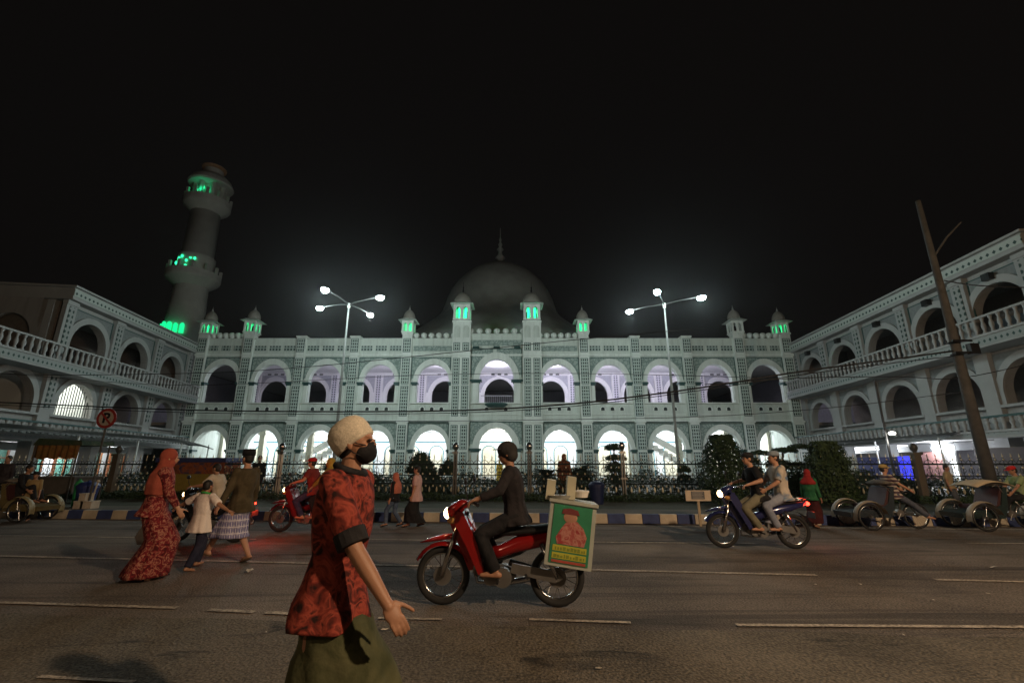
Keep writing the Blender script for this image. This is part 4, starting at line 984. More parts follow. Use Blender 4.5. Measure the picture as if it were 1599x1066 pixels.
# low hedge along the foot of the fence
def hfn(g):
    x = g.uniform(-22, 17); y = fY(x)-g.uniform(.1, .75); z = .2+g.random()*.22*(1+.5*mnoise.noise(Vector((x*1.3, 0, 0)))); return (x, y, z), (0, -.4, 1)
me = leaves(hfn, 20000, .045, 33); o = mesh_child('hedge', me, LEAFM, None); tag(o, 'low dark ground cover hedge along the foot of the iron fence', 'hedge', kind='stuff')
def hfn2(g):
    x = g.uniform(-22, 17); y = fY(x)+g.uniform(.2, 1.4); z = .1+g.random()**1.1*.85*(1+.5*mnoise.noise(Vector((x*.9, 5, 0)))); return (x, y, z), (0, -.4, 1)
me = leaves(hfn2, 42000, .06, 34); o = mesh_child('shrubbery', me, LEAFD, None); tag(o, 'dark low shrubbery growing just behind the iron fence', 'shrubs', kind='stuff')

# ------------------------------------------------------------ utility pole and cables
pp = atY(1542, 740, 12.75); px0 = 12.78
t = thing('utility_pole', 'tall tapering weathered utility pole at the right kerb carrying the cables', 'pole', (px0, 12.7, .19))
bm = NB(); tube(bm, [(0, 0, 0), (-.01, 0, 3), (.015, 0, 6), (0, 0, 9.2)], [.150, .130, .10, .07], 14); obj('pole_shaft', bm, WOODM, t, smooth=True)
bm = NB(); 
for z in (4.25, 4.6): torus(bm, (0, 0, z), .155, .02, 'Z', 16, 6); box(bm, -.28, .28, -.24, -.2, z-.03, z+.03)
obj('clamp', bm, BLACK, t)
bm = NB(); tube(bm, [(.05, 0, 7.3), (.5, -.1, 7.9), (.95, -.2, 8.35)], [.03, .028, .02], 6); obj('bracket_arm', bm, WOODM, t)
bm = NB(); box(bm, .1, .35, -.32, -.18, 4.2, 4.5); obj('junction_box', bm, BLACK, t)
CABM = mat('cable rubber', (.012, .012, .014), .6)
PL = Vector((px0, 12.7)); QL = Vector((-34.0, 21.5))
def cab_at(px, py):
    a = (px-799.5)/F_; b = (533-py)/F_; c, s = math.cos(TH), math.sin(TH); r = Vector((a, c-b*s, s+b*c)); d = QL-PL
    det = r.x*(-d.y)+d.x*r.y; tt = (PL.x*(-d.y)+d.x*PL.y)/det; return Vector((r.x*tt, r.y*tt, H_+r.z*tt))
def cable(pix, r, label, group='overhead cables'):
    bm = NB(); P = [cab_at(*p) for p in pix]; Q = []
    for i in range(len(P)-1):
        p0 = P[max(0, i-1)]; p1 = P[i]; p2 = P[i+1]; p3 = P[min(len(P)-1, i+2)]
        for k in range(6):
            u = k/6; Q.append(.5*((2*p1)+(p2-p0)*u+(2*p0-5*p1+4*p2-p3)*u*u+(3*p1-p0-3*p2+p3)*u**3))
    Q.append(P[-1]); tube(bm, Q, r, 6); o = obj('overhead_cable', bm, CABM, None, smooth=True); tag(o, label, 'cable', group)
cable([(-250, 618), (0, 628), (300, 640), (640, 642), (860, 633), (1060, 610), (1250, 580), (1400, 560), (1488, 548)], .027, 'thickest black cable sagging across the whole mosque front')
cable([(-250, 622), (0, 632), (300, 644), (640, 645.5), (860, 637), (1060, 614), (1250, 585), (1400, 566), (1490, 556)], .014, 'thin cable running just below the thickest one')
cable([(-250, 560), (0, 583), (280, 583), (450, 575), (640, 557), (902, 530), (1100, 512)], .013, 'thin upper cable rising to the right across the central arch top')
cable([(1100, 600), (1250, 590), (1400, 588), (1500, 590), (1640, 560)], .013, 'thin cable crossing low behind the utility pole')
cable([(300, 655), (640, 657), (860, 655), (1100, 650), (1300, 636), (1500, 612)], .010, 'hair thin lowest cable level with the floor moulding')
cable([(1474, 438), (1530, 446), (1640, 450)], .016, 'short cable leaving the utility pole high up to the right')
cable([(-200, 575), (0, 583), (280, 601), (640, 586), (900, 583), (1200, 590)], .009, 'faint thin cable across the upper arches')
# small courtyard lamp on a thin pole, right
t = thing('courtyard_lamp', 'slim dark lamp post with one small bright lamp before the right wing', 'lamp post', (atY(1392, 720, 21).x, 21, 0))
bm = NB(); tube(bm, [(0, 0, 0), (0, 0, 5.2)], [.06, .045], 8); obj('pole', bm, BLACK, t)
bm = NB(); tube(bm, [(0, 0, 2.75), (.0, -.3, 2.8)], .02, 6); obj('bracket', bm, BLACK, t)
bm = NB(); ell(bm, (.0, -.35, 2.72), (.14, .12, .07)); obj('lamp', bm, emis('small lamp', (1, .97, .85), 25), t, smooth=True)
light('lamp_light', (0, -.5, 2.4), (1, .97, .88), 50, .1, parent=t)
# bright wall lamp on the utility pole
# ------------------------------------------------------------ signs, bins
RED = mat('sign red', (.26, .025, .02), .5); SW = mat('sign white', (.36, .31, .27), .5)
p = atY(168, 653, 13.6)
t = thing('no_parking_sign', 'round red no parking sign with a crossed out P on a slim leaning pole', 'road sign', (p.x-.02, 13.6, .2), R(0))
bm = NB(); cyl(bm, (0, 0.03, 0), (0, 0.03, p.z+.1), .028, n=8); obj('sign_post', bm, WOODM, t)
zc = p.z-.2
bm = NB(); pts = [(0.29*math.cos(k*6.283/32), zc+.29*math.sin(k*6.283/32)) for k in range(32)]; prism(bm, pts, -.02, 0); d = obj('sign_disc', bm, RED, t)
bm = NB(); pts = [(0.215*math.cos(k*6.283/32), zc+.215*math.sin(k*6.283/32)) for k in range(32)]; prism(bm, pts, -.026, -.0205); obj('sign_face', bm, SW, d)
tx = bpy.data.curves.new('letter', 'FONT'); tx.body = 'P'; tx.size = .40; tx.extrude = .003; tx.align_x = 'CENTER'; tx.align_y = 'CENTER'; tx.offset = .012
to = bpy.data.objects.new('letter', tx); C.objects.link(to); to.rotation_euler = (R(90), 0, 0); bpy.context.view_layer.update()
me = bpy.data.meshes.new_from_object(to.evaluated_get(bpy.context.evaluated_depsgraph_get())); bpy.data.objects.remove(to)
me.materials.clear(); me.materials.append(BLACK); o = bpy.data.objects.new('letter', me); C.objects.link(o); o.parent = d; o.location = (0, -.031, zc); o.rotation_euler = (R(90), 0, 0)
bm = NB(); obox(bm, (0, -.036, zc), (.44, .006, .05), Matrix.Rotation(R(45), 3, 'Y')); obj('slash', bm, RED, d)
q = atZ(1092, 820, 0)
t = thing('board_sign', 'small cream board sign with a grey notice on a post at the kerb', 'sign', (q.x, q.y-.08, 0))
bm = NB(); box(bm, -.028, .028, -.02, .02, 0, .62); obj('sign_post', bm, mat('cream post', (.42, .33, .22), .7), t)
bm = NB(); box(bm, -.30, .30, -.035, -.021, .56, .80); b_ = obj('board', bm, mat('cream board', (.60, .50, .38), .7), t)
bm = NB(); box(bm, -.17, .15, -.040, -.0355, .60, .78); n_ = obj('notice', bm, mat('grey notice', (.12, .12, .12), .5), b_)
bm = NB()
for r_ in range(5): box(bm, -.14, .12-.03*(r_ % 2), -.0435, -.0405, .622+r_*.031, .634+r_*.031)
obj('notice_lines', bm, mat('pale lettering', (.35, .34, .32), .6), n_)
def bin_(x, y, z, r, h, col, label, lid=True):
    t = thing('waste_bin', label, 'bin', (x, y, z)); m = mat('bin '+label[:12], col, .5)
    bm = NB(); lathe(bm, [(r*.8, 0), (r, h), (r*1.06, h), (r*1.06, h+.03), (r*.9, h+.03), (r*.78, .03)], (0, 0, 0), 20); obj('bin_body', bm, m, t, smooth=False)
    bm = NB(); lathe(bm, [(r*1.1, 0), (r*1.1, .05), (r*.8, .13), (.03, .17), (.03, .2), (0, .2)], (0, 0, h+.035), 20); obj('bin_lid', bm, m, t)
q = atY(933, 790, 15.2); bin_(q.x, 15.2, .19, .24, .50, (.015, .025, .09), 'dark blue plastic waste bin with lid before the fence near the kerb')
q = atY(131, 790, 14.2); bin_(q.x, 14.2, .19, .26, .52, (.025, .04, .16), 'blue waste bin behind the white boxes at the left kerb')
q = atY(116, 790, 14.1); bin_(q.x, 14.1, .19, .10, .55, (.03, .30, .10), 'narrow bright green bin left of the blue bin')
for i, (px, s, dz) in enumerate(((128, .26, 0), (140, .30, 0), (132, .18, .2))):
    q = atY(px, 790, 13.65); bm = NB(); box(bm, -s/2, s/2, -.14, .14, .0, .18); box(bm, -s/2-.01, s/2+.01, -.15, .15, .18, .205); o = obj('foam_box', bm, mat('foam', (.52, .46, .38), .8)); o.location = (q.x, 13.65, .197+dz*1.03)
    tag(o, ('smaller white foam box, left one on the kerb', 'wide white foam box, right one on the kerb', 'little white foam box stacked on the left one')[i], 'box', 'foam boxes at the left kerb')
q = atY(143, 770, 13.7); bm = NB(); cyl(bm, (0, 0, 0), (.07, 0, .5), .02, n=6); lathe(bm, [(.02, .48), (.05, .52), (.02, .56)], (.07, 0, 0), 8); o = obj('broom_stick', bm, mat('foam', (.52, .46, .38), .8)); o.location = (q.x, 13.75, .405); tag(o, 'pale short stick standing up from the white boxes', 'stick')
# food stall with hanging brown cloth, left
q = atY(88, 700, 15.0)
t = thing('food_stall', 'street food stall with green tarp roof and hanging orange brown cloth', 'stall', (q.x, 15.6, .19))
BC = cloth('stall cloth', [(.13, .075, .025), (.20, .11, .035), (.16, .06, .02)], 3)
bm = NB(); w = .72
for k in range(24):
    pass
vs = []
for i in range(33):
    x = -w+2*w*i/32; y = -.6+.035*math.sin(i*1.4); vs.append((bm.verts.new((x, y, 1.80)), bm.verts.new((x, y+.02*math.sin(i*.9), 1.38+.03*math.sin(i*.7)))))
for a, b in zip(vs, vs[1:]): bm.faces.new((a[0], b[0], b[1], a[1]))
obj('hanging_cloth', bm, BC, t, smooth=True)
bm = NB()
for i in range(12):
    pass
prism(bm, [(-w-.05, 1.80), (w+.1, 1.80), (w+.05, 1.95), (-w+.1, 2.02)], -.62, .62); obj('tarp_roof', bm, cloth('tarp', [(.03, .06, .035), (.07, .08, .05)], 4), t)
for sx in (-1, 1):
    for sy in (-1, 1): bm = NB(); cyl(bm, (sx*w*.95, sy*.58, 0), (sx*w*.95, sy*.58, 1.82), .025, n=8); obj('stall_post', bm, WOODM, t)
bm = NB(); box(bm, -w, w, -.5, .5, .3, .78); box(bm, -w-.05, w+.05, -.56, .56, .78, .83); obj('counter', bm, mat('stall counter', (.10, .09, .08), .7), t)
# truck-like stall behind the family: orange and blue boards
q = atY(290, 760, 17.4)
t = thing('parked_cart', 'blue and orange vendor cart standing behind the fence near the big cycad', 'cart', (q.x, 18.0, .05))
bm = NB(); box(bm, -1.2, 1.2, -.5, .5, .35, 1.0); obj('cart_body', bm, mat('dull yellow board', (.26, .19, .03), .7), t)
bm = NB(); box(bm, -1.25, 1.25, -.52, .52, 1.0, 1.42); obj('cart_box', bm, cloth('orange goods', [(.05, .05, .10), (.30, .09, .03), (.16, .05, .03)], 3), t)
bm = NB(); box(bm, -1.3, 1.3, -.58, .58, 1.42, 1.58); obj('cart_roof', bm, mat('navy roof', (.03, .04, .14), .6), t)
for sx in (-1, 1):
    for sy in (-1, 1):
        bm = NB(); torus(bm, (sx*.75, sy*.56, .3), .25, .04, 'Y', 18, 6); cyl(bm, (sx*.75, sy*.54, .3), (sx*.75, sy*.58, .3), .06); obj('wheel', bm, RUBBER, t)
# ------------------------------------------------------------ people
def ik(a, t, l1, l2, pole):
    a, t = Vector(a), Vector(t); d = t-a; L = min(d.length, (l1+l2)*.995); dn = d.normalized()
    x = (l1*l1-l2*l2+L*L)/(2*L); h = math.sqrt(max(1e-6, l1*l1-x*x)); p = Vector(pole); p = (p-dn*p.dot(dn)).normalized()
    return a+dn*x+p*h, a+dn*L
def loft(bm, rings, n=24, mi=0, fold=None):
    """rings: (centre, axis u, axis v, ru, rv)"""
    RR = []
    for j, (c, u, v, ru, rv) in enumerate(rings):
        rg = []
        for k in range(n):
            a = 2*math.pi*k/n; f = 1 if not fold else 1+fold(j/(len(rings)-1), a)
            cu, sv = math.cos(a), math.sin(a); e = .85
            rg.append(bm.verts.new(Vector(c)+Vector(u)*ru*f*math.copysign(abs(cu)**e, cu)+Vector(v)*rv*f*math.copysign(abs(sv)**e, sv)))
        RR.append(rg)
    for A, B in zip(RR, RR[1:]):
        for k in range(n): bm.faces.new((A[k], A[(k+1) % n], B[(k+1) % n], B[k])).material_index = mi
    bm.faces.new(RR[0][::-1]).material_index = mi; bm.faces.new(RR[-1]).material_index = mi
def hand(bm, w, d, palmn, s=1.0, curl=25, thumb=1, fat=1.0):
    """w wrist, d direction of the hand, palmn direction the palm faces"""
    d = Vector(d).normalized(); pn = Vector(palmn); pn = (pn-d*pn.dot(d)).normalized(); sd = d.cross(pn).normalized()*thumb
    rot = Matrix((d, sd, pn)).transposed()
    ell(bm, Vector(w)+d*.05*s, (.052*s, .040*s, .017*s), rot, u=12, v=8)
    capsule(bm, Vector(w)-d*.01*s, .024*s, Vector(w)+d*.02*s, .027*s, 10)
    for i, (off, L) in enumerate(((.029, .070), (.010, .078), (-.010, .073), (-.028, .058))):
        p = Vector(w)+d*.088*s+sd*off*s; c = R(curl*(1+.12*i)); dd = d.copy(); r = .0092*s*fat
        for q in range(3):
            dd = (dd*math.cos(c*(.6 if q == 0 else 1))+pn*math.sin(c*(.6 if q == 0 else 1))).normalized(); p2 = p+dd*L*s*(.45, .32, .23)[q]
            capsule(bm, p, r*(1-.1*q), p2, r*(.93-.1*q), 8); p = p2
    p = Vector(w)+d*.022*s+sd*.030*s; dd = (d*.72+sd*.62+pn*.25).normalized()
    for q, L in enumerate((.045, .030, .024)):
        p2 = p+dd*L*s; capsule(bm, p, .0115*s*fat*(1-.08*q), p2, .0105*s*fat*(1-.08*q), 8); p = p2; dd = (dd+d*.25+pn*.12).normalized()
def rotm(yaw, pitch, roll=0):
    return Matrix.Rotation(R(yaw), 3, 'Z') @ Matrix.Rotation(R(-pitch), 3, 'Y') @ Matrix.Rotation(R(roll), 3, 'X')
def person(label, loc, rz, h=1.65, pelvis=None, lean=0, side=0, feet=None, hands=None, head=(0, 0), skin=None, top=None, legs='trousers', bottom=None, hem=.10,
           sleeve=.75, hair=True, hat=None, vox=.012, knee=(1, 0, 0), elbow=(-1, 0, -.4), hijab=None, hcurl=25, palm=None, toes=None, group=None, build=1.0, twist=0, arml=1.0, collar=None, skirt_hem=.12, cuff=None, shoes=None, mask=None, extra=None, sleeve_full=False):
    s = h/1.7; skin = skin or SKIN
    t = thing('person', label, 'person', loc, rz, group)
    P = Vector(pelvis) if pelvis else Vector((0, 0, .90*s)); up = Vector((math.sin(R(lean)), math.sin(R(side)), math.cos(R(lean)))).normalized()
    sdv = Vector((-math.sin(R(twist)), math.cos(R(twist)), 0)); sdv = (sdv-up*sdv.dot(up)).normalized(); fw = sdv.cross(up).normalized()
    feet = feet or ((.0, .09*s, .07*s), (.0, -.09*s, .07*s)); 
    waist = P+up*.14*s; chest = P+up*.34*s; sh = P+up*.485*s; nb = P+up*.54*s
    hipL, hipR = P+sdv*.09*s-up*.02*s, P-sdv*.09*s-up*.02*s; shL, shR = sh+sdv*.175*s*build, sh-sdv*.175*s*build
    hands = hands or ((.05, .26*s, P.z-.10*s), (.05, -.26*s, P.z-.10*s))
    kn = []; an = []
    for hp, ft in ((hipL, feet[0]), (hipR, feet[1])):
        k, a = ik(hp, ft, .43*s, .42*s, knee); kn.append(k); an.append(a)
    el = []; wr_ = []
    for k_, (shp, hd) in enumerate(((shL, hands[0]), (shR, hands[1]))):
        ep = elbow if not isinstance(elbow[0], (tuple, list)) else elbow[k_]
        k, a = ik(shp, hd, .285*s*arml, .25*s*arml, ep); el.append(k); wr_.append(a)
    HR = rotm(*head[:2], *(head[2:] or ())); hc = nb+(up*.6+HR @ Vector((.18, 0, .6))).normalized()*.155*s
    def H(v): return hc+HR @ (Vector(v)*s)
    # --- body
    bm = NB()
    tr = [(P-up*.10*s, .085, .13), (P-up*.03*s, .115, .165), (waist, .098, .138), (P+up*.25*s, .115, .155), (chest, .12, .165), (P+up*.44*s, .105, .18), (sh+up*.015*s, .08, .15), (nb, .055, .06)]
    loft(bm, [(c, fw, sdv, a*s*build, b*s*build) for c, a, b in tr])
    capsule(bm, nb-up*.03*s, .056*s, hc-HR @ Vector((.015, 0, .05))*s, .050*s, 14)
    ell(bm, H((-.008, 0, .022)), (.098*s, .077*s, .098*s), HR, u=20, v=14)
    ell(bm, H((.022, 0, -.045)), (.066*s, .057*s, .072*s), HR); ell(bm, H((.052, 0, -.088)), (.027*s, .030*s, .022*s), HR)
    ell(bm, H((.082, 0, -.018)), (.024*s, .014*s, .030*s), HR); ell(bm, H((.098, 0, -.030)), (.016*s, .018*s, .012*s), HR)
    ell(bm, H((.074, 0, .018)), (.018*s, .052*s, .012*s), HR); ell(bm, H((.078, 0, -.062)), (.014*s, .026*s, .010*s), HR)
    for q in (-1, 1):
        ell(bm, H((-.010, q*.080, -.014)), (.018*s, .012*s, .032*s), HR @ Matrix.Rotation(R(-15), 3, 'Y')); ell(bm, H((.055, q*.040, -.030)), (.022*s, .018*s, .02*s), HR)
    for shp, e, w, hp, k, a, q in ((shL, el[0], wr_[0], hipL, kn[0], an[0], 1), (shR, el[1], wr_[1], hipR, kn[1], an[1], -1)):
        capsule(bm, shp, .052*s*build, e, .040*s*build, 12); capsule(bm, e, .040*s*build, e+(w-e)*.4, .038*s*build, 12); capsule(bm, e+(w-e)*.4, .038*s*build, w, .026*s, 12)
        d = (w-e).normalized(); pn = Vector(palm[0 if q > 0 else 1]) if palm else -sdv*q
        hand(bm, w, d, pn, s, hcurl, 1 if fw.dot(d.cross(pn)) > 0 else -1, 1.0 if vox < .009 else 1.2)
        capsule(bm, hp, .085*s, k, .055*s, 12); capsule(bm, k, .054*s, k+(a-k)*.35, .055*s, 12); capsule(bm, k+(a-k)*.35, .055*s, a, .034*s, 12)
        td = Vector(toes[0 if q > 0 else 1]) if toes else Vector((1, q*.12, -.28)); td.normalize()
        capsule(bm, a-td*.035*s-Vector((0, 0, .025*s)), .032*s, a+td*.10*s-Vector((0, 0, .010*s)), .030*s, 10); capsule(bm, a+td*.10*s-Vector((0, 0, .012*s)), .030*s, a+td*.16*s-Vector((0, 0, .012*s)), .022*s, 10)
    meshobj('body', remeshed(bm, vox*min(1, s+.15), 2), skin, t)
    # --- clothes
    if top:
        m, kw = top if isinstance(top, tuple) else (top, {})
        g = .018*s; bm = NB()
        rr = [(P-up*hem*s, .182, .214), (P-up*(hem-.03)*s, .180, .212), (P-up*(hem*.5)*s, .168, .205)]+[(P, .138, .182)]+[(c, a+.018, b+.016) for c, a, b in tr[2:7]]+[(nb-up*.004*s, .070, .078)]
        loft(bm, [(c, fw, sdv, a*s*build, b*s*build) for c, a, b in rr], n=48, fold=lambda v, a: .05*(1-v)*math.sin(a*6+1)+.03*(1-v)*math.sin(a*11+v*8)+.022*math.sin(a*3+v*13))
        for shp, e, w in ((shL, el[0], wr_[0]), (shR, el[1], wr_[1])):
            q0 = shp-(e-shp).normalized()*.0
            if sleeve <= 1: end = shp+(e-shp)*sleeve; tube(bm, [shp+up*.0-(e-shp)*.05, shp+(e-shp)*.3, end], [.066*s*build, .070*s*build, .068*s*build], 14)
            else:
                end = e+(w-e)*(sleeve-1); capsule(bm, shp, .066*s*build, e, .058*s*build, 14); tube(bm, [e, e+(end-e)*.5, end], [.058*s*build, .052*s, .046*s], 14)
            ell(bm, shp, (.072*s*build,)*3, u=12, v=8)
        meshobj('shirt', remeshed(bm, max(.010, vox)*min(1, s+.15), 2), m, t)
        if cuff:
            for shp, e, w in ((shL, el[0], wr_[0]), (shR, el[1], wr_[1])):
                bm = NB(); end = shp+(e-shp)*sleeve; d = (e-shp).normalized(); tube(bm, [end-d*.055*s, end+d*.012*s], [.0745*s*build, .0735*s*build], 18); obj('cuff', bm, cuff, t, smooth=False)
        if collar:
            bm = NB(); tube(bm, [nb+fw*.072*s*math.cos(a)+sdv*.078*s*math.sin(a)+up*(.012-.02*math.cos(a))*s for a in [k*6.283/20 for k in range(20)]], .020*s, 8, closed=True)
            obj('collar', bm, collar, t, smooth=True)
    if legs == 'trousers':
        bm = NB(); rr = [(P-up*.10*s, .10, .15), (P-up*.03*s, .135, .178), (P+up*.06*s, .125, .165), (P+up*.09*s, .118, .155)]
        loft(bm, [(c, fw, sdv, a*s, b*s) for c, a, b in rr])
        for hp, k, a in ((hipL, kn[0], an[0]), (hipR, kn[1], an[1])):
            end = k+(a-k)*(.96-skirt_hem*.0 if skirt_hem < .3 else .25)
            capsule(bm, hp, .098*s, k, .074*s, 14); tube(bm, [k, k+(end-k)*.5, end], [.074*s, .072*s, .066*s], 14); ell(bm, k, (.074*s,)*3, u=12, v=8)
        meshobj('trousers', remeshed(bm, max(.011, vox)*min(1, s+.15), 2), bottom, t)
    elif legs in ('sarong', 'robe'):
        bm = NB(); rings = []; N = 16; topz = P.z-(hem-.05)*s if legs == 'sarong' else P.z+.02*s; zb = skirt_hem*s
        def legx(z, hp, k, a):
            if z > k.z: u_ = (hp.z-z)/max(.01, hp.z-k.z); return hp.lerp(k, max(0, min(1, u_)))
            u_ = (k.z-z)/max(.01, k.z-a.z); return k.lerp(a, max(0, min(1, u_)))
        for j in range(N+1):
            z = zb+(topz-zb)*j/N; L_ = legx(z, hipL, kn[0], an[0]); R_ = legx(z, hipR, kn[1], an[1]); c = (L_+R_)/2; w_ = 1-j/N
            if z > P.z-.03: c = P+up*(z-P.z)
            ru = abs(L_.x-R_.x)/2+(.105 if legs == 'sarong' else .15)*s+(.035 if legs == 'sarong' else .02)*s*w_; rv = max(.12*s, abs(L_.y-R_.y)/2+(.085 if legs == 'sarong' else .155)*s)+(.05 if legs == 'sarong' else .02)*s*w_
            lim = P.z-(hem+.02)*s if legs == 'sarong' else P.z-.05*s
            if z > lim-.12*s:
                q = min(1, (z-lim+.12*s)/(.12*s)); mr, mv = (.170*s, .196*s) if legs == 'sarong' else (.190*s*build, .215*s*build); ru = ru*(1-q)+min(ru, mr)*q; rv = rv*(1-q)+min(rv, mv)*q
            rings.append((Vector((c.x, c.y, z)), (1, 0, 0), (0, 1, 0), ru, rv))
        amp = .06 if legs == 'sarong' else .07
        loft(bm, rings, n=72, fold=lambda v, a: amp*(1-v)**.7*(math.sin(a*7+2*v)*.6+.5*math.sin(a*11+1+3*v)))
        obj(legs if legs == 'sarong' else 'gown_skirt', bm, bottom, t, smooth=True)
    if hair and not hijab:
        bm = NB(); ell(bm, H((-.016, 0, .030)), (.101*s, .083*s, .100*s), HR, u=20, v=14)
        ell(bm, H((-.045, 0, -.015)), (.066*s, .074*s, .075*s), HR); meshobj('hair', remeshed(bm, .011, 1), HAIR, t)
    if hijab:
        m, drop = hijab; bm = NB()
        ell(bm, H((-.016, 0, .020)), (.108*s, .094*s, .116*s), HR, u=20, v=14); ell(bm, H((-.005, 0, -.07)), (.088*s, .088*s, .085*s), HR)
        rr = [(sh-up*drop*s, .150, .21), (sh-up*(drop*.55)*s, .165, .235), (sh-up*.04*s, .150, .225), (sh+up*.04*s, .115, .17), (nb+up*.03*s, .090, .105), (hc-HR @ Vector((.02, 0, .03))*s, .082, .085)]
        loft(bm, [(c-fw*.01, fw, sdv, a*s, b*s) for c, a, b in rr], n=32, fold=lambda v, a: .06*(1-v)*math.sin(a*6))
        meshobj('headscarf', remeshed(bm, .011, 2), m, t)
        bm = NB(); ell(bm, H((.070, 0, -.022)), (.036*s, .052*s, .062*s), HR); ell(bm, H((.104, 0, -.030)), (.014*s, .014*s, .014*s), HR); meshobj('face', remeshed(bm, .008, 1), skin, t)
    if vox < .013:
        for q in (-1, 1):
            bm = NB(); ell(bm, H((.084+(.006 if hijab else 0)+.004, q*.032, -.004)), (.012*s, .015*s, .0085*s), HR, u=10, v=8); obj('eye', bm, mat('eye dark', (.03, .02, .018), .3), t, smooth=True)
    if hat:
        kind, m = hat; bm = NB(); up2 = HR @ Vector((0, 0, 1)); f2 = HR @ Vector((1, 0, 0)); s2 = HR @ Vector((0, 1, 0))
        if kind == 'peci':
            b0 = H((-.012, 0, .045)); loft(bm, [(b0, f2, s2, .112*s, .088*s), (b0+up2*.06*s, f2, s2, .110*s, .086*s), (b0+up2*.100*s, f2, s2, .104*s, .080*s), (b0+up2*.106*s, f2, s2, .085*s, .062*s)], 28)
            obj('cap', bm, m, t, smooth=True)
        elif kind == 'kufi':
            b0 = H((-.022, 0, .028)); f3 = (f2-up2*.0).normalized()
            tl = rotm(0, 0)
            R2 = HR @ Matrix.Rotation(R(-30), 3, 'Y'); u3 = R2 @ Vector((0, 0, 1)); g3 = R2 @ Vector((1, 0, 0))
            pr = [(-.052, .104, .086), (-.045, .110, .091), (-.022, .112, .093), (.015, .114, .095), (.05, .110, .092), (.08, .092, .078), (.100, .062, .053), (.110, .025, .022)]
            loft(bm, [(b0+u3*z*s, g3, s2, a*s, b*s) for z, a, b in pr], 32); obj('cap', bm, m, t, smooth=True)
        elif kind == 'cap':
            b0 = H((-.012, 0, .035)); loft(bm, [(b0, f2, s2, .110*s, .088*s), (b0+up2*.05*s, f2, s2, .106*s, .086*s), (b0+up2*.085*s, f2, s2, .075*s, .062*s), (b0+up2*.095*s, f2, s2, .03*s, .03*s)], 24)
            loft(bm, [(b0+f2*.125*s, f2, s2, .065*s, .072*s), (b0+f2*.125*s+up2*.012, f2, s2, .062*s, .070*s)], 20); obj('cap', bm, m, t, smooth=True)
        elif kind == 'helmet':
            ell(bm, H((-.012, 0, .038)), (.122*s, .105*s, .108*s), HR, u=24, v=16); ell(bm, H((-.050, 0, -.02)), (.085*s, .096*s, .09*s), HR)
            meshobj('helmet', remeshed(bm, .012, 2), m, t)
            bm = NB(); loft(bm, [(H((.10, 0, .055)), f2, s2, .058*s, .095*s), (H((.10, 0, .062)), f2, s2, .056*s, .093*s)], 20); obj('helmet_peak', bm, BLACK, t)
    if mask:
        bm = NB(); ell(bm, H((.050, 0, -.066)), (.062*s, .066*s, .058*s), HR, u=18, v=12); ell(bm, H((.088, 0, -.034)), (.024*s, .026*s, .026*s), HR)
        meshobj('face_mask', remeshed(bm, .008, 2), mask, t)
        bm = NB()
        for q in (-1, 1):
            tube(bm, [H((.07, q*.052, -.03)), H((.03, q*.075, -.015)), H((-.012, q*.088, .012))], .003*s, 5); tube(bm, [H((.05, q*.055, -.085)), H((.01, q*.075, -.06)), H((-.02, q*.088, -.025))], .003*s, 5)
        obj('mask_strap', bm, mask, t)
    if shoes:
        for q, a in ((0, an[0]), (1, an[1])):
            bm = NB(); td = Vector(toes[q]) if toes else Vector((1, (1, -1)[q]*.12, -.28)); td.normalize(); f0 = Vector((td.x, td.y, 0)).normalized()
            c = a+td*.06*s-Vector((0, 0, .045*s)); s1 = Vector((-f0.y, f0.x, 0))
            loft(bm, [(c-Vector((0, 0, .012)), td, s1, .135*s, .047*s), (c+Vector((0, 0, .008)), td, s1, .135*s, .047*s)], 16)
            tube(bm, [c-s1*.045*s+td*.04*s, c+Vector((0, 0, .045*s))+td*.03*s, c+s1*.045*s+td*.04*s], .010*s, 6)
            obj('sandal', bm, shoes, t)
    t['_j'] = 0; del t['_j']
    return t

REDBATIK = cloth('red batik shirt', [(.022, .010, .009), (.16, .026, .018), (.30, .056, .036), (.05, .012, .010)], 13, pos=[.34, .47, .56, .68])
DKOLIVE = cloth('dark olive sarong', [(.045, .050, .022), (.09, .09, .045)], 6)
CREAMCAP = cloth('knitted cream cap', [(.50, .45, .35), (.68, .60, .48)], 90)
BLACKC = cloth('black cloth', [(.012, .012, .014), (.025, .024, .026)], 8)
# foreground walker, profile to the right
FG = atY(520, 900, 2.42)
person('man in cream cap, black face mask and red batik shirt striding past in front', (-.855, 2.42, 0), R(4), h=1.63, lean=3,
       feet=((.33, .09, .09), (-.32, -.09, .13)), arml=1.13, hands=((-.16, .25, .60), (.50, -.34, .52)), head=(-4, 9), skin=SKIN, top=REDBATIK, legs='sarong', bottom=DKOLIVE, hem=.17,
       sleeve=.93, cuff=BLACKC, collar=BLACKC, mask=BLACKC, hat=('kufi', CREAMCAP), vox=.0055, elbow=((-1, .1, -.2), (-.6, -.3, -.6)), hcurl=20, build=1.02, skirt_hem=.16, twist=-8, palm=((0, -1, .0), (-.3, .9, -.3)), toes=((1, .1, .1), (1, -.1, -.5)))
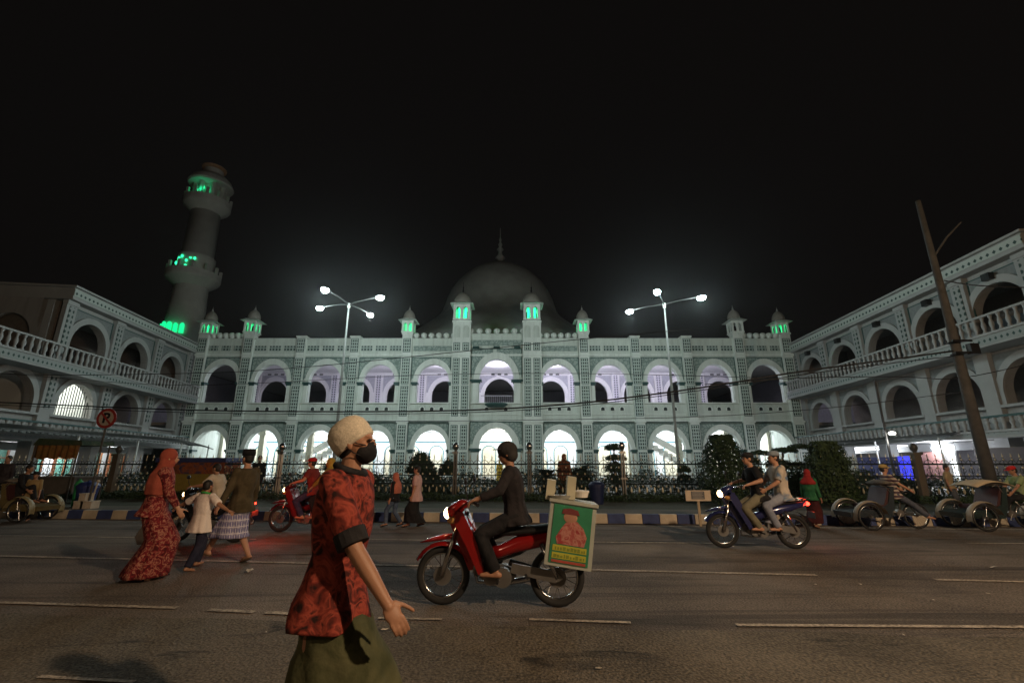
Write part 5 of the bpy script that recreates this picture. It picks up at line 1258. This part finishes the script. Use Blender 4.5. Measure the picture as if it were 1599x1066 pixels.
# family crossing hand in hand, seen from behind and to the side
BATIK2 = cloth('red and cream batik gown', [(.07, .010, .012), (.20, .018, .024), (.40, .19, .13), (.15, .02, .025)], 17, pos=[.36, .50, .57, .62])
CORAL = cloth('coral headscarf', [(.28, .06, .04), (.35, .085, .055)], 5)
PLAID = plaid('lavender plaid sarong', (.42, .40, .50), (.15, .14, .32), (.70, .66, .72))
OLIVE = cloth('dark olive jacket', [(.055, .042, .022), (.09, .07, .04)], 5)
CREAMS = cloth('cream shirt', [(.78, .68, .62), (.86, .76, .70)], 4)
NAVY = cloth('navy cloth', [(.018, .02, .04), (.035, .035, .06)], 6)
def gp(px, py): q = atZ(px, py, 0); return (q.x, q.y, 0)
person('woman in long coral headscarf and red patterned gown leading the child by the hand', (-4.70, 6.35, 0), R(38), h=1.60, lean=4, feet=((.12, .10, .08), (-.06, -.09, .08)),
       hands=((.10, .34, .70), (.30, -.20, .72)), head=(0, 0), skin=SKIN2, build=1.14, top=BATIK2, sleeve=1.85, legs='robe', bottom=BATIK2, skirt_hem=.05, hijab=(CORAL, .30), vox=.011, hem=.10, toes=((1, .1, -.2), (1, -.1, -.5)), shoes=BLACKC)
o = thing('handbag', 'pale grey cloth bag hanging at the far side of the woman in the red gown', 'bag', (-5.02, 6.75, .50))
bm = NB(); loft(bm, [(Vector((0, 0, -.15)), (1, 0, 0), (0, 1, 0), .11, .05), (Vector((0, 0, -.05)), (1, 0, 0), (0, 1, 0), .16, .08), (Vector((.03, 0, .12)), (1, 0, 0), (0, 1, 0), .12, .05), (Vector((.05, 0, .22)), (1, 0, 0), (0, 1, 0), .04, .02)], 20, fold=lambda v, a: .08*math.sin(a*4+v*5))
obj('bag_body', bm, cloth('grey bag', [(.25, .22, .20), (.34, .30, .27)], 5), o, smooth=True)
bm = NB(); tube(bm, [(.05, 0, .2), (.16, -.05, .32), (.30, -.12, .42)], .008, 6); obj('strap', bm, BLACKC, o)
person('small child in cream T-shirt with green collar, arms held out to both adults', (-4.42, 6.9, 0), R(72), h=1.18, lean=2, feet=((.10, .07, .07), (-.14, -.06, .05)),
       hands=((-.02, .48, .80), (.02, -.50, .76)), head=(10, 0), skin=SKIN, top=CREAMS, sleeve=.9, legs='trousers', bottom=NAVY, vox=.010, collar=cloth('green collar', [(.05, .35, .08), (.08, .42, .1)], 5), hem=.20, toes=((1, .1, -.1), (1, -.1, -.3)), build=1.08)
person('man in black cap, dark olive jacket and lavender plaid sarong taking a long step', (-4.13, 7.35, 0), R(160), h=1.60, lean=-2, feet=((.46, .10, .09), (-.20, -.08, .10)),
       hands=((.12, .33, .68), (.05, -.26, .78)), head=(-6, 0), skin=SKIN2, top=OLIVE, sleeve=1.9, legs='sarong', bottom=PLAID, skirt_hem=.38, hat=('peci', BLACKC), vox=.011, hem=.14, shoes=cloth('brown sandal', [(.10, .06, .04), (.14, .09, .06)], 5), toes=((1, .1, .15), (1, -.1, -.35)))
# strollers near the kerb
q = gp(614, 822)
person('girl in coral headscarf, black top and blue jeans walking beside the kerb', (q[0], q[1], 0), R(170), h=1.20, feet=((.16, .07, .07), (-.16, -.07, .08)), skin=SKIN2, top=BLACKC, sleeve=1.8, legs='trousers', bottom=cloth('blue jeans', [(.07, .10, .17), (.12, .16, .24)], 6), hijab=(cloth('salmon scarf', [(.50, .16, .11), (.58, .20, .14)], 5), .34), vox=.012, shoes=BLACKC)
q = gp(648, 822)
person('man in pale pink shirt and dark sarong walking beside the girl in coral headscarf', (q[0], q[1], 0), R(175), h=1.36, feet=((.15, .08, .07), (-.15, -.07, .08)), skin=SKIN2, top=cloth('pink shirt', [(.56, .36, .36), (.64, .43, .42)], 5), sleeve=.85, hem=.2, legs='sarong', bottom=BLACKC, vox=.012, shoes=BLACKC)
q = gp(1275, 824)
person('woman in dark red headscarf, green top and maroon skirt by the kerb', (q[0]-.02, q[1], 0), R(35), h=1.28, feet=((.06, .07, .07), (-.12, -.07, .07)), skin=SKIN, top=cloth('green blouse', [(.02, .11, .05), (.04, .16, .07)], 5), sleeve=1.9, legs='sarong', bottom=cloth('maroon skirt', [(.05, .012, .014), (.08, .02, .02)], 5), hijab=(cloth('dark red scarf', [(.25, .02, .02), (.32, .03, .03)], 5), .12), vox=.012, shoes=cloth('brown sandal', [(.10, .06, .04), (.14, .09, .06)], 5), skirt_hem=.15)
person('person in pale yellow shirt and jeans standing by the fence near the utility pole', (Xat(1475, 13.2), 13.2, .195), R(-60), h=1.18, skin=SKIN, top=cloth('pale yellow shirt', [(.30, .24, .14), (.38, .30, .18)], 5), sleeve=.8, bottom=cloth('grey jeans', [(.06, .07, .09), (.1, .11, .13)], 6), vox=.013)
person('dark clothed man standing still behind the fence right of the first steel post', (Xat(405, 18.4), 18.4, .03), R(-60), h=1.68, skin=SKIN, top=BLACKC, sleeve=1.8, bottom=BLACKC, vox=.014)
person('tiny figure in a yellow robe in the bright centre doorway of the mosque', (Xat(780, 38), 38.0, .03), R(90), h=1.62, skin=SKIN2, top=cloth('yellow robe', [(.55, .36, .03), (.62, .42, .05)], 4), sleeve=1.8, legs='robe', bottom=cloth('yellow robe', [(.6, .4, .05)], 4), skirt_hem=.06, hijab=(cloth('yellow robe', [(.6, .4, .05)], 4), .25), vox=.016)
person('tiny dark clothed man beside the figure in the yellow robe at the doorway', (Xat(796, 37.5), 37.5, .03), R(-90), h=1.66, skin=SKIN, top=BLACKC, sleeve=1.8, bottom=BLACKC, vox=.016)
person('person wrapped in a rust brown garment behind the fence right of the gate', (Xat(881, 17.6), 17.6, .06), R(-80), h=1.70, skin=SKIN, top=cloth('rust cloth', [(.16, .06, .03), (.24, .10, .05)], 5), sleeve=1.9, legs='robe', bottom=cloth('rust cloth', [(.2, .08, .04)], 5), skirt_hem=.1, hijab=(cloth('rust cloth', [(.2, .08, .04)], 5), .3), vox=.014)

# ------------------------------------------------------------ motorbikes (local +x is forward)
def wheel(parent, x, r=.285, w=.035, spokes=18):
    bm = NB(); torus(bm, (0, 0, 0), r-w, w, 'Y', 36, 10); wh = obj('wheel', bm, RUBBER, parent, smooth=True); wh.location = (x, 0, r)
    bm = NB(); torus(bm, (0, 0, 0), r-w*2.0, .016, 'Y', 32, 6); obj('rim', bm, CHROME, wh, smooth=True)
    bm = NB(); cyl(bm, (0, -.05, 0), (0, .05, 0), .055, n=14); cyl(bm, (0, -.065, 0), (0, .065, 0), .018, n=8); cyl(bm, (0, .03, 0), (0, .045, 0), .095, n=20); obj('hub', bm, ENGINE, wh)
    bm = NB()
    for k in range(spokes):
        a = 6.283*k/spokes; b = a+(.45 if k % 2 else -.45); cyl(bm, (.05*math.cos(b), (-.03 if k % 2 else .03), .05*math.sin(b)), ((r-w*2)*math.cos(a), 0, (r-w*2)*math.sin(a)), .0035, n=4)
    obj('spokes', bm, CHROME, wh); return wh
def shell(bm, secs, n=16):
    """sections (x, z, half width, half height) lofted along x"""
    loft(bm, [(Vector((x, 0, z)), (0, 1, 0), (0, 0, 1), w, h) for x, z, w, h in secs], n)
def motorbike(label, loc, rz, col, lit=True, seat=None, group='motorbikes', scale=1.0, tail=True, mirrors=True, headpow=22, tailpow=0):
    t = thing('motorbike', label, 'motorbike', loc, rz, group); t.scale = (scale,)*3
    PT = mat('bike paint '+str(col), col, .22, .1, var=.04, coat=.6)
    wheel(t, .60); wheel(t, -.60)
    bm = NB()
    for q in (-1, 1): tube(bm, [(.60, q*.075, .285), (.54, q*.075, .50), (.44, q*.07, .80)], [.028, .026, .02], 10)
    tube(bm, [(.44, 0, .62), (.36, 0, .92)], .03, 10); obj('fork', bm, CHROME, t, smooth=True)
    # front mudguard
    bm = NB(); n = 14; rows = []
    for i in range(n+1):
        a = R(15+155*i/n) if False else R(28+125*i/n); rr = .315; rows.append([bm.verts.new((.60+(rr+(.015 if j in (1, 2) else -.02))*math.cos(a), y, .285+(rr+(.015 if j in (1, 2) else -.02))*math.sin(a)*1.0)) for j, y in enumerate((-.065, -.035, .035, .065))])
    for A, B in zip(rows, rows[1:]):
        for j in range(3): bm.faces.new((A[j], A[j+1], B[j+1], B[j]))
    obj('front_mudguard', bm, PT, t, smooth=True)
    # long nose of the mudguard and leg shield
    bm = NB(); shell(bm, [(.86, .60, .02, .008), (.76, .625, .055, .02), (.62, .655, .065, .03), (.50, .67, .05, .03)]); obj('mudguard_nose', bm, PT, t, smooth=True)
    bm = NB()
    secs = []
    prism(bm, [(.50, .98), (.42, 1.0), (.30, .80), (.26, .55), (.20, .36), (.32, .34), (.40, .52), (.50, .72), (.56, .86)], -.055, .055)
    for q in (-1, 1):
        prism(bm, [(.44, .93), (.38, .93), (.22, .62), (.14, .34), (.20, .32), (.34, .60), (.47, .82)], q*.055, q*.17)
    obj('leg_shield', bm, PT, t)
    bm = NB(); shell(bm, [(.33, 1.0, .05, .03), (.42, .985, .10, .06), (.52, .93, .10, .075), (.575, .90, .075, .06)]); cowl = obj('cowl', bm, PT, t, smooth=True)
    bm = NB(); ell(bm, (.565, 0, .90), (.05, .085, .062), u=16, v=10); obj('headlight', bm, emis('headlamp', (1, .70, .36), 16) if lit else mat('lamp glass', (.4, .4, .38), .1), cowl, smooth=True)
    for q in (-1, 1): bm = NB(); ell(bm, (.50, q*.14, .84), (.05, .03, .035), u=10, v=8); obj('turn_signal', bm, mat('amber lens', (.5, .25, .08), .2), cowl, smooth=True)
    bm = NB(); tube(bm, [(.36, 0, 1.0), (.34, .12, 1.02), (.28, .26, 1.04), (.22, .35, 1.02)], .014, 8); tube(bm, [(.36, 0, 1.0), (.34, -.12, 1.02), (.28, -.26, 1.04), (.22, -.35, 1.02)], .014, 8); h = obj('handlebar', bm, CHROME, t, smooth=True)
    for q in (-1, 1): bm = NB(); cyl(bm, (.26, q*.29, 1.035), (.19, q*.38, 1.012), .02, n=10); tube(bm, [(.31, q*.27, 1.04), (.27, q*.36, 1.02)], .007, 5); obj('grip', bm, BLACK, h)
    if mirrors:
        for q in (-1, 1):
            bm = NB(); tube(bm, [(.30, q*.24, 1.04), (.34, q*.28, 1.15), (.33, q*.30, 1.22)], .006, 5); ell(bm, (.33, q*.31, 1.25), (.015, .06, .04)); obj('mirror', bm, BLACK, h, smooth=True)
    # frame, engine, step
    bm = NB(); tube(bm, [(.36, 0, .82), (.22, 0, .50), (.05, 0, .44), (-.2, 0, .52), (-.45, 0, .66)], .035, 8); tube(bm, [(-.1, .08, .42), (-.6, .09, .285)], .02, 8); tube(bm, [(-.1, -.08, .42), (-.6, -.09, .285)], .02, 8); obj('frame', bm, BLACK, t, smooth=True)
    bm = NB(); ell(bm, (.02, 0, .30), (.20, .10, .10)); cyl(bm, (.10, 0, .34), (.27, 0, .37), .075, .07, 12); cyl(bm, (-.04, -.13, .29), (-.04, .13, .29), .095, n=18); cyl(bm, (.09, -.11, .28), (.09, .11, .28), .07, n=16)
    for k in range(5): cyl(bm, (.14+k*.026, 0, .345+k*.004), (.147+k*.026, 0, .346+k*.004), .092, n=14)
    obj('engine', bm, ENGINE, t)
    bm = NB(); tube(bm, [(.27, -.05, .32), (.25, -.10, .20), (.05, -.13, .17), (-.25, -.14, .22), (-.45, -.15, .27), (-.85, -.16, .36)], [.017, .018, .02, .03, .042, .04], 10); obj('exhaust', bm, CHROME, t, smooth=True)
    bm = NB(); prism(bm, [(-.12, .34), (-.58, .25), (-.66, .29), (-.58, .36), (-.14, .43)], .10, .125); obj('chain_cover', bm, ENGINE, t)
    for q in (-1, 1):
        for a_, b_ in (((.0, q*.10, .27), (.0, q*.26, .27)), ((-.28, q*.10, .32), (-.30, q*.24, .32))): bm = NB(); cyl(bm, a_, b_, .014, n=8); obj('footrest', bm, BLACK, t)
    # body panels, seat, tail
    bm = NB(); shell(bm, [(.18, .50, .05, .05), (.0, .52, .09, .07), (-.2, .60, .12, .085), (-.5, .66, .12, .08), (-.78, .72, .07, .05), (-.88, .75, .03, .03)]); obj('side_panel', bm, PT, t, smooth=True)
    bm = NB(); shell(bm, [(.06, .66, .06, .03), (-.06, .715, .11, .04), (-.32, .735, .13, .045), (-.62, .77, .12, .04), (-.80, .775, .06, .025)]); obj('seat', bm, BLACK, t, smooth=True)
    bm = NB(); 
    for q in (-1, 1): tube(bm, [(-.55, q*.10, .78), (-.78, q*.11, .82), (-.93, q*.05, .84)], .012, 6); tube(bm, [(-.44, q*.13, .62), (-.60, q*.11, .29)], [.026, .022], 8)
    obj('grab_rail', bm, CHROME, t, smooth=True)
    bm = NB(); rows = []
    for i in range(11):
        a = R(60+105*i/10); rr = .33; rows.append([bm.verts.new((-.60+rr*math.cos(a), y, .285+rr*math.sin(a))) for y in (-.06, .06)])
    for A, B in zip(rows, rows[1:]): bm.faces.new((A[0], A[1], B[1], B[0]))
    obj('rear_mudguard', bm, BLACK, t, smooth=True)
    bm = NB(); ell(bm, (-.90, 0, .74), (.035, .07, .035), u=10, v=8); obj('tail_light', bm, emis('tail lamp', (1, .04, .02), 9) if (lit and tail) else mat('red lens', (.3, .02, .02), .2), t, smooth=True)
    bm = NB(); box(bm, -.955, -.945, -.11, .11, .50, .61); obj('number_plate', bm, mat('black plate', (.02, .02, .02), .5), t)
    if lit:
        light('headlamp_beam', (.70, 0, .88), (1, .78, .5), headpow, .05, 'SPOT', t, (R(80), 0, R(-90)), R(75))
        if tailpow: light('tail_glow', (-1.0, 0, .66), (1, .05, .02), tailpow, .05, parent=t)
    return t
def rider(label, bike, dx, h=1.6, lean=14, **k):
    """seated on a bike; dx shifts the seat position backwards for a pillion"""
    x, y, z = bike.location; rz = bike.rotation_euler[2]; S = bike.scale[0]; s = h/1.7
    c, sn = math.cos(rz), math.sin(rz); L = (x+c*dx*S, y+sn*dx*S, 0)
    seat = .775*S+.115*s
    pil = dx < -.3
    fx = (.02 if not pil else -.28)*S-dx*S
    feet = k.pop('feet', ((fx, .185*S, .35*S), (fx, -.185*S, .35*S)))
    hands = k.pop('hands', (((.20-dx)*S, .345*S, 1.07*S), ((.20-dx)*S, -.345*S, 1.07*S)))
    return person(label, L, rz, h=h, pelvis=(0, 0, seat), lean=lean, feet=feet, hands=hands, knee=(1, 0, .6), toes=k.pop('toes', ((1, .1, -.05), (1, -.1, -.05))), palm=k.pop('palm', ((.3, 0, -1), (.3, 0, -1))), hcurl=k.pop('hcurl', 55), elbow=((-.3, .7, -.6), (-.3, -.7, -.6)), **k)
RZ = R(180-3.9)
GREY = cloth('grey jacket', [(.018, .016, .018), (.032, .028, .03)], 6)
b1 = motorbike('red underbone motorbike in the middle of the road with a green food box behind', (-.13, 5.25, 0), RZ, (.26, .010, .010), True, headpow=25)
rider('rider in dark grey jacket and black trousers on the red motorbike with the food box', b1, -.17, h=1.60, lean=7, head=(0, -6), top=GREY, sleeve=1.85, bottom=BLACKC, hat=('helmet', cloth('dark helmet', [(.03, .028, .028), (.05, .045, .045)], 3)), vox=.010, hem=.1)
bm = NB()
for q in (-1, 1): pass
c_, s_ = math.cos(RZ), math.sin(RZ)
def on(bike, x, y, z):
    rz = bike.rotation_euler[2]; return (bike.location[0]+math.cos(rz)*x-math.sin(rz)*y, bike.location[1]+math.sin(rz)*x+math.cos(rz)*y, z)
# the green food box
fb = thing('food_box', 'white and green food box with a poster strapped to the back of the red motorbike', 'food box', on(b1, -.70, .10, .42), RZ, ry=R(-8))
PWH = mat('box white', (.38, .40, .35), .5); PGR = mat('box green', (.03, .20, .10), .5)
bm = NB(); box(bm, -.235, .235, -.26, .155, 0, .60); obj('box_body', bm, PWH, fb)
bm = NB(); box(bm, -.25, .25, -.28, .175, .60, .63); obj('box_lid', bm, PWH, fb)
bm = NB(); box(bm, -.195, .195, .157, .163, .03, .585); pf = obj('poster', bm, PGR, fb)
bm = NB(); prism(bm, [(-.14, .21), (.13, .21), (.15, .27), (.10, .36), (.06, .42), (-.05, .44), (-.12, .38), (-.16, .30)], .164, .167); obj('poster_figure', bm, cloth('poster red', [(.35, .09, .08), (.45, .2, .16), (.30, .05, .05)], 14), pf)
bm = NB(); ell(bm, (.02, .165, .47), (.07, .004, .055), u=16, v=8); obj('poster_face', bm, mat('poster skin', (.40, .20, .13), .6), pf)
bm = NB(); prism(bm, [(-.07, .50), (.11, .50), (.10, .545), (.03, .56), (-.05, .545)], .168, .171); obj('poster_cap', bm, mat('poster dark red', (.16, .03, .03), .6), pf)
bm = NB(); box(bm, -.17, .17, .164, .167, .145, .20); box(bm, -.17, .17, .164, .167, .075, .13); obj('poster_band', bm, mat('poster yellow', (.42, .40, .04), .6), pf)
bm = NB()
for zz, hh_ in ((.155, .034), (.085, .034)):
    xx = -.155
    while xx < .14: ww = rnd.uniform(.012, .03); box(bm, xx, xx+ww, .1675, .169, zz, zz+hh_*rnd.uniform(.6, 1)); xx += ww+rnd.uniform(.006, .016)
obj('poster_lettering', bm, mat('poster olive print', (.20, .24, .03), .6), pf)
bm = NB(); box(bm, -.17, .17, .164, .167, .038, .062); obj('poster_strip', bm, mat('poster red strip', (.35, .06, .04), .6), pf)
for i, (dx, tilt, hh) in enumerate(((.17, 8, .20), (-.06, 6, .23))):
    w0 = Vector(on(b1, -.70+dx*.95, .04, 1.055)); bm = NB(); box(bm, -.045, .045, -.14, .14, 0, hh); o = obj('food_carton', bm, mat('cream carton', (.46, .44, .32), .7)); o.location = w0; o.rotation_euler = (0, R(-tilt), RZ)
    tag(o, ('cream carton standing upright at the front edge of the food box lid', 'taller cream carton standing mid lid beside the plastic tub')[i], 'carton', 'cartons on the food box')
bm = NB(); lathe(bm, [(.07, 0), (.085, .05), (.09, .055), (.09, .065), (.02, .075), (0, .075)], (0, 0, 0), 20); o = obj('plastic_tub', bm, mat('white tub', (.72, .68, .62), .4), smooth=False); o.location = on(b1, -.87, .10, 1.075); tag(o, 'round white plastic tub on the rear edge of the food box lid', 'tub')
bm = NB(); lathe(bm, [(.11, 0), (.13, .03), (.135, .035), (.12, .04), (0, .03)], (0, 0, 0), 20); o = obj('tray', bm, mat('grey tray', (.30, .30, .27), .5), smooth=False); o.location = on(b1, -.64, .13, 1.062); tag(o, 'shallow grey tray between the cartons and tub on the food box', 'tray')

b2 = motorbike('dark blue motorbike with bright headlight carrying two riders on the right', (4.30, 8.55, 0), RZ, (.02, .025, .10), True, headpow=30, tailpow=3)
rider('driver in black cap and black jacket steering the dark blue motorbike', b2, -.10, h=1.55, lean=10, top=BLACKC, sleeve=.9, bottom=cloth('khaki trousers', [(.16, .15, .10), (.22, .20, .14)], 5), skin=SKIN2, hat=('cap', BLACKC), vox=.012)
rider('pillion in light blue and cream shirt and pale jeans on the dark blue motorbike', b2, -.50, h=1.58, lean=4, top=cloth('blue and cream shirt', [(.12, .20, .32), (.50, .44, .36), (.56, .48, .40)], 3.0, pos=[.40, .5, .6]), sleeve=.9, bottom=cloth('pale jeans', [(.20, .22, .28), (.30, .32, .38)], 5), skin=SKIN2, hat=('cap', cloth('grey blue cap', [(.20, .24, .28), (.28, .32, .36)], 5)), vox=.012,
      hands=((.34, .17, .98), (.34, -.17, .98)), hcurl=30, palm=((0, -1, 0), (0, 1, 0)))
b3 = motorbike('dark red motorbike with stacked white lights riding along the far side', (-4.42, 10.45, 0), RZ, (.16, .012, .015), True, headpow=10, scale=.96)
rider('rider in red cap and dark red shirt on the dark red motorbike', b3, -.10, h=1.48, lean=10, top=cloth('dark red shirt', [(.16, .02, .02), (.26, .04, .03)], 5), sleeve=.8, bottom=cloth('indigo trousers', [(.03, .03, .07), (.05, .05, .1)], 5), skin=SKIN2, hat=('cap', cloth('red cap', [(.45, .02, .02), (.5, .03, .03)], 5)), vox=.012)
rider('pillion in mustard yellow headscarf behind the rider in red cap', b3, -.48, h=1.46, lean=4, top=cloth('mustard top', [(.22, .15, .03), (.28, .20, .05)], 5), sleeve=1.8, bottom=BLACKC, skin=SKIN2, hijab=(cloth('mustard scarf', [(.42, .28, .05), (.5, .34, .07)], 5), .28), vox=.013, hands=((.34, .17, .92), (.34, -.17, .92)), hcurl=30)
b4 = motorbike('black motorbike passing behind the family, its tail light reddening the road', (-5.75, 9.2, 0), RZ, (.02, .018, .018), True, headpow=4, tailpow=15, scale=.94)
rider('rider in cream white shirt bent low on the black motorbike behind the child', b4, -.15, h=1.30, lean=16, top=cloth('cream white shirt', [(.50, .42, .32), (.58, .50, .40)], 5), sleeve=.9, bottom=BLACKC, vox=.013)

# ------------------------------------------------------------ pedicabs at the kerb
def pedicab(label, loc, rz, canopy, col, fcol, group='pedicabs at the kerb'):
    t = thing('pedicab', label, 'pedicab', loc, rz, group); t.scale = (.88,)*3
    PT = mat('pedicab paint '+str(col), col, .45); FN = mat('pedicab fender '+str(fcol), fcol, .5, var=.15)
    for x, y in ((.55, .46), (.55, -.46), (-.85, 0)):
        bm = NB(); torus(bm, (0, 0, 0), .30, .022, 'Y', 36, 8); w = obj('wheel', bm, RUBBER, t, smooth=True); w.location = (x, y, .325)
        bm = NB(); torus(bm, (0, 0, 0), .272, .012, 'Y', 32, 6); obj('rim', bm, CHROME, w, smooth=True)
        bm = NB(); cyl(bm, (0, -.05, 0), (0, .05, 0), .03, n=10)
        for k in range(20): a = 6.283*k/20; cyl(bm, (.03*math.cos(a+.8), 0, .03*math.sin(a+.8)), (.27*math.cos(a), 0, .27*math.sin(a)), .003, n=4)
        obj('spokes', bm, CHROME, w)
    for y in (.46, -.46):
        bm = NB(); rows = []
        for i in range(15):
            a = R(-15+185*i/14); rr = .38; rows.append([bm.verts.new((.55+rr*math.cos(a), y+dy, .325+rr*math.sin(a)+dz)) for dy, dz in ((-.09, -.02), (-.04, .01), (.04, .01), (.09, -.02))])
        for A, B in zip(rows, rows[1:]):
            for j in range(3): bm.faces.new((A[j], A[j+1], B[j+1], B[j]))
        obj('fender', bm, FN, t, smooth=True)
    bm = NB(); prism(bm, [(.95, .30), (.98, .42), (.62, .48), (.25, .50), (.02, .62), (-.12, 1.05), (-.20, 1.05), (-.12, .55), (.0, .30)], -.36, .36); obj('cabin', bm, PT, t)
    bm = NB(); box(bm, .02, .46, -.33, .33, .505, .60); prism(bm, [(.02, .58), (.10, .60), (-.06, 1.02), (-.12, 1.0)], -.33, .33); obj('seat_cushion', bm, mat('maroon cushion', (.05, .015, .015), .6), t)
    bm = NB(); tube(bm, [(-.1, 0, .45), (-.45, 0, .38), (-.85, 0, .325)], .02, 8); tube(bm, [(-.45, 0, .38), (-.58, 0, .85)], .018, 8); tube(bm, [(-.15, -.34, .98), (-.22, -.36, 1.02), (-.22, .36, 1.02), (-.15, .34, .98)], .016, 8); tube(bm, [(-.58, 0, .80), (-.85, .04, .325)], .014, 8); obj('frame', bm, STEEL, t, smooth=True)
    bm = NB(); shell(bm, [(-.72, .90, .11, .03), (-.62, .90, .09, .03), (-.46, .89, .03, .02)]); obj('saddle', bm, BLACK, t, smooth=True)
    bm = NB(); cyl(bm, (-.45, -.05, .38), (-.45, .05, .38), .09, n=16); tube(bm, [(-.45, .06, .38), (-.36, .07, .24), (-.36, .16, .24)], .01, 6); tube(bm, [(-.45, -.06, .38), (-.54, -.07, .52), (-.54, -.16, .52)], .01, 6); obj('crank', bm, ENGINE, t)
    for q in (-1, 1): bm = NB(); tube(bm, [(-.1, q*.35, .9), (.0, q*.35, 1.12 if canopy else 1.05), (.12, q*.35, canopy or 1.08)], .012, 6); obj('canopy_stay', bm, STEEL, t)
    if canopy:
        bm = NB(); rows = []
        for i in range(13):
            u = i/12; rows.append([bm.verts.new((-.42+.95*u, y, canopy+.13*math.sin(u*math.pi)+.04*math.cos(y*4))) for y in (-.42, -.2, 0, .2, .42)])
        for A, B in zip(rows, rows[1:]):
            for j in range(4): bm.faces.new((A[j], A[j+1], B[j+1], B[j]))
        me_ = obj('canopy', bm, mat('cream canopy', (.52, .42, .28), .7), t, smooth=True); md = me_.modifiers.new('s', 'SOLIDIFY'); md.thickness = .012
    else:
        bm = NB(); shell(bm, [(-.22, 1.12, .34, .05), (-.10, 1.14, .36, .07), (.02, 1.12, .34, .04)]); obj('folded_canopy', bm, cloth('folded cloth', [(.10, .09, .08), (.18, .16, .13)], 6), t, smooth=True)
    return t
kz = lambda x: kY(x)-.55
x1 = Xat(1362, 11.0); pedicab('low pedicab with cream fenders and folded canopy, a man resting on it', (x1, kz(x1), 0), R(176), None, (.02, .03, .04), (.34, .28, .20))
x2 = Xat(1515, 11.0); pedicab('pedicab with raised cream canopy parked at the kerb below the utility pole', (x2+.05, kz(x2)-.02, 0), R(176), 1.05, (.015, .03, .03), (.34, .28, .20))
x3 = Xat(1640, 11.0); pedicab('pedicab with green body at the right edge of the view, mostly cut off', (x3, kz(x3)-.05, 0), R(176), None, (.03, .10, .05), (.42, .34, .25))
x4 = Xat(15, 12.0); pedicab('pedicab with yellowish front panels parked at the left kerb', (x4, kY(x4)-.6, 0), R(2), None, (.14, .11, .045), (.26, .21, .10))
# resting driver
person('man in yellow cap and striped shirt stretched out on the low pedicab with bare feet', (Xat(1385, 11.0), kz(x1)-.05, 0), R(-8), h=1.40, pelvis=(.0, .0, .74), lean=-14, feet=((.68, .10, .28), (.62, -.10, .22)), hands=((.30, .18, .80), (.38, -.16, .74)), skin=SKIN2,
       top=stripes('striped shirt', (.42, .36, .30), (.06, .03, .05), .085), sleeve=.8, bottom=cloth('blue grey trousers', [(.06, .07, .10), (.10, .11, .14)], 5), hat=('cap', cloth('yellow cap', [(.38, .27, .10), (.45, .33, .13)], 5)), vox=.012, knee=(.3, 0, 1))
person('driver in light green shirt and red cap lounging under the cream canopy', (Xat(1552, 11.2), kz(x2), 0), R(172), h=1.35, pelvis=(-.10, 0, .72), lean=4, feet=((.45, .12, .40), (.42, -.12, .38)), hands=((.28, .18, .72), (.26, -.18, .72)), head=(0, -14), skin=SKIN,
       top=cloth('light green shirt', [(.18, .26, .09), (.26, .30, .18)], 5), sleeve=.8, bottom=BLACKC, hat=('cap', cloth('red cap', [(.45, .02, .02), (.5, .03, .03)], 5)), vox=.013, knee=(.4, 0, 1))
# people seated and standing at the left kerb
q = atZ(22, 818, 0)
person('person in black sitting on the left pedicab by the kerb', (x4-.1, kY(x4)-.6, 0), R(10), h=1.45, pelvis=(.1, 0, .70), lean=8, feet=((.55, .12, .50), (.55, -.12, .50)), hands=((.40, .18, .75), (.40, -.18, .75)), skin=SKIN, top=BLACKC, sleeve=1.8, bottom=BLACKC, vox=.013, knee=(.5, 0, 1))
p_ = atZ(45, 812, 0)
person('person in tan top and dark trousers standing at the left kerb before the food stall', (p_.x, p_.y-.1, 0), R(-70), h=1.20, skin=SKIN, top=cloth('tan top', [(.24, .17, .08), (.32, .23, .11)], 4), sleeve=1.2, bottom=BLACKC, vox=.013, hat=('cap', BLACKC))
person('person in dark jacket standing behind the left pedicab in front of the fence', (Xat(12, 14.0), 14.0, .19), R(-80), h=1.45, skin=SKIN, top=cloth('dark jacket', [(.03, .025, .03), (.05, .045, .05)], 5), sleeve=1.9, bottom=BLACKC, vox=.013)
# ------------------------------------------------------------ thin haze added to give the lamps a soft glow like lens glare
bm = NB(); box(bm, -120, 120, -40, 130, -1.1, 60)
hz = obj('haze', bm, [], None); tag(hz, 'thin haze added to stand in for lens glare round the lamps', 'haze', kind='stuff')
hm = bpy.data.materials.new('added glow haze'); hm.use_nodes = True; ht = hm.node_tree; ht.nodes.clear()
ho = ht.nodes.new('ShaderNodeOutputMaterial'); hv = ht.nodes.new('ShaderNodeVolumePrincipled')
hv.inputs['Color'].default_value = (.8, .84, .86, 1); hv.inputs['Density'].default_value = .00045; hv.inputs['Anisotropy'].default_value = .85
ht.links.new(hv.outputs[0], ho.inputs['Volume']); hz.data.materials.append(hm)
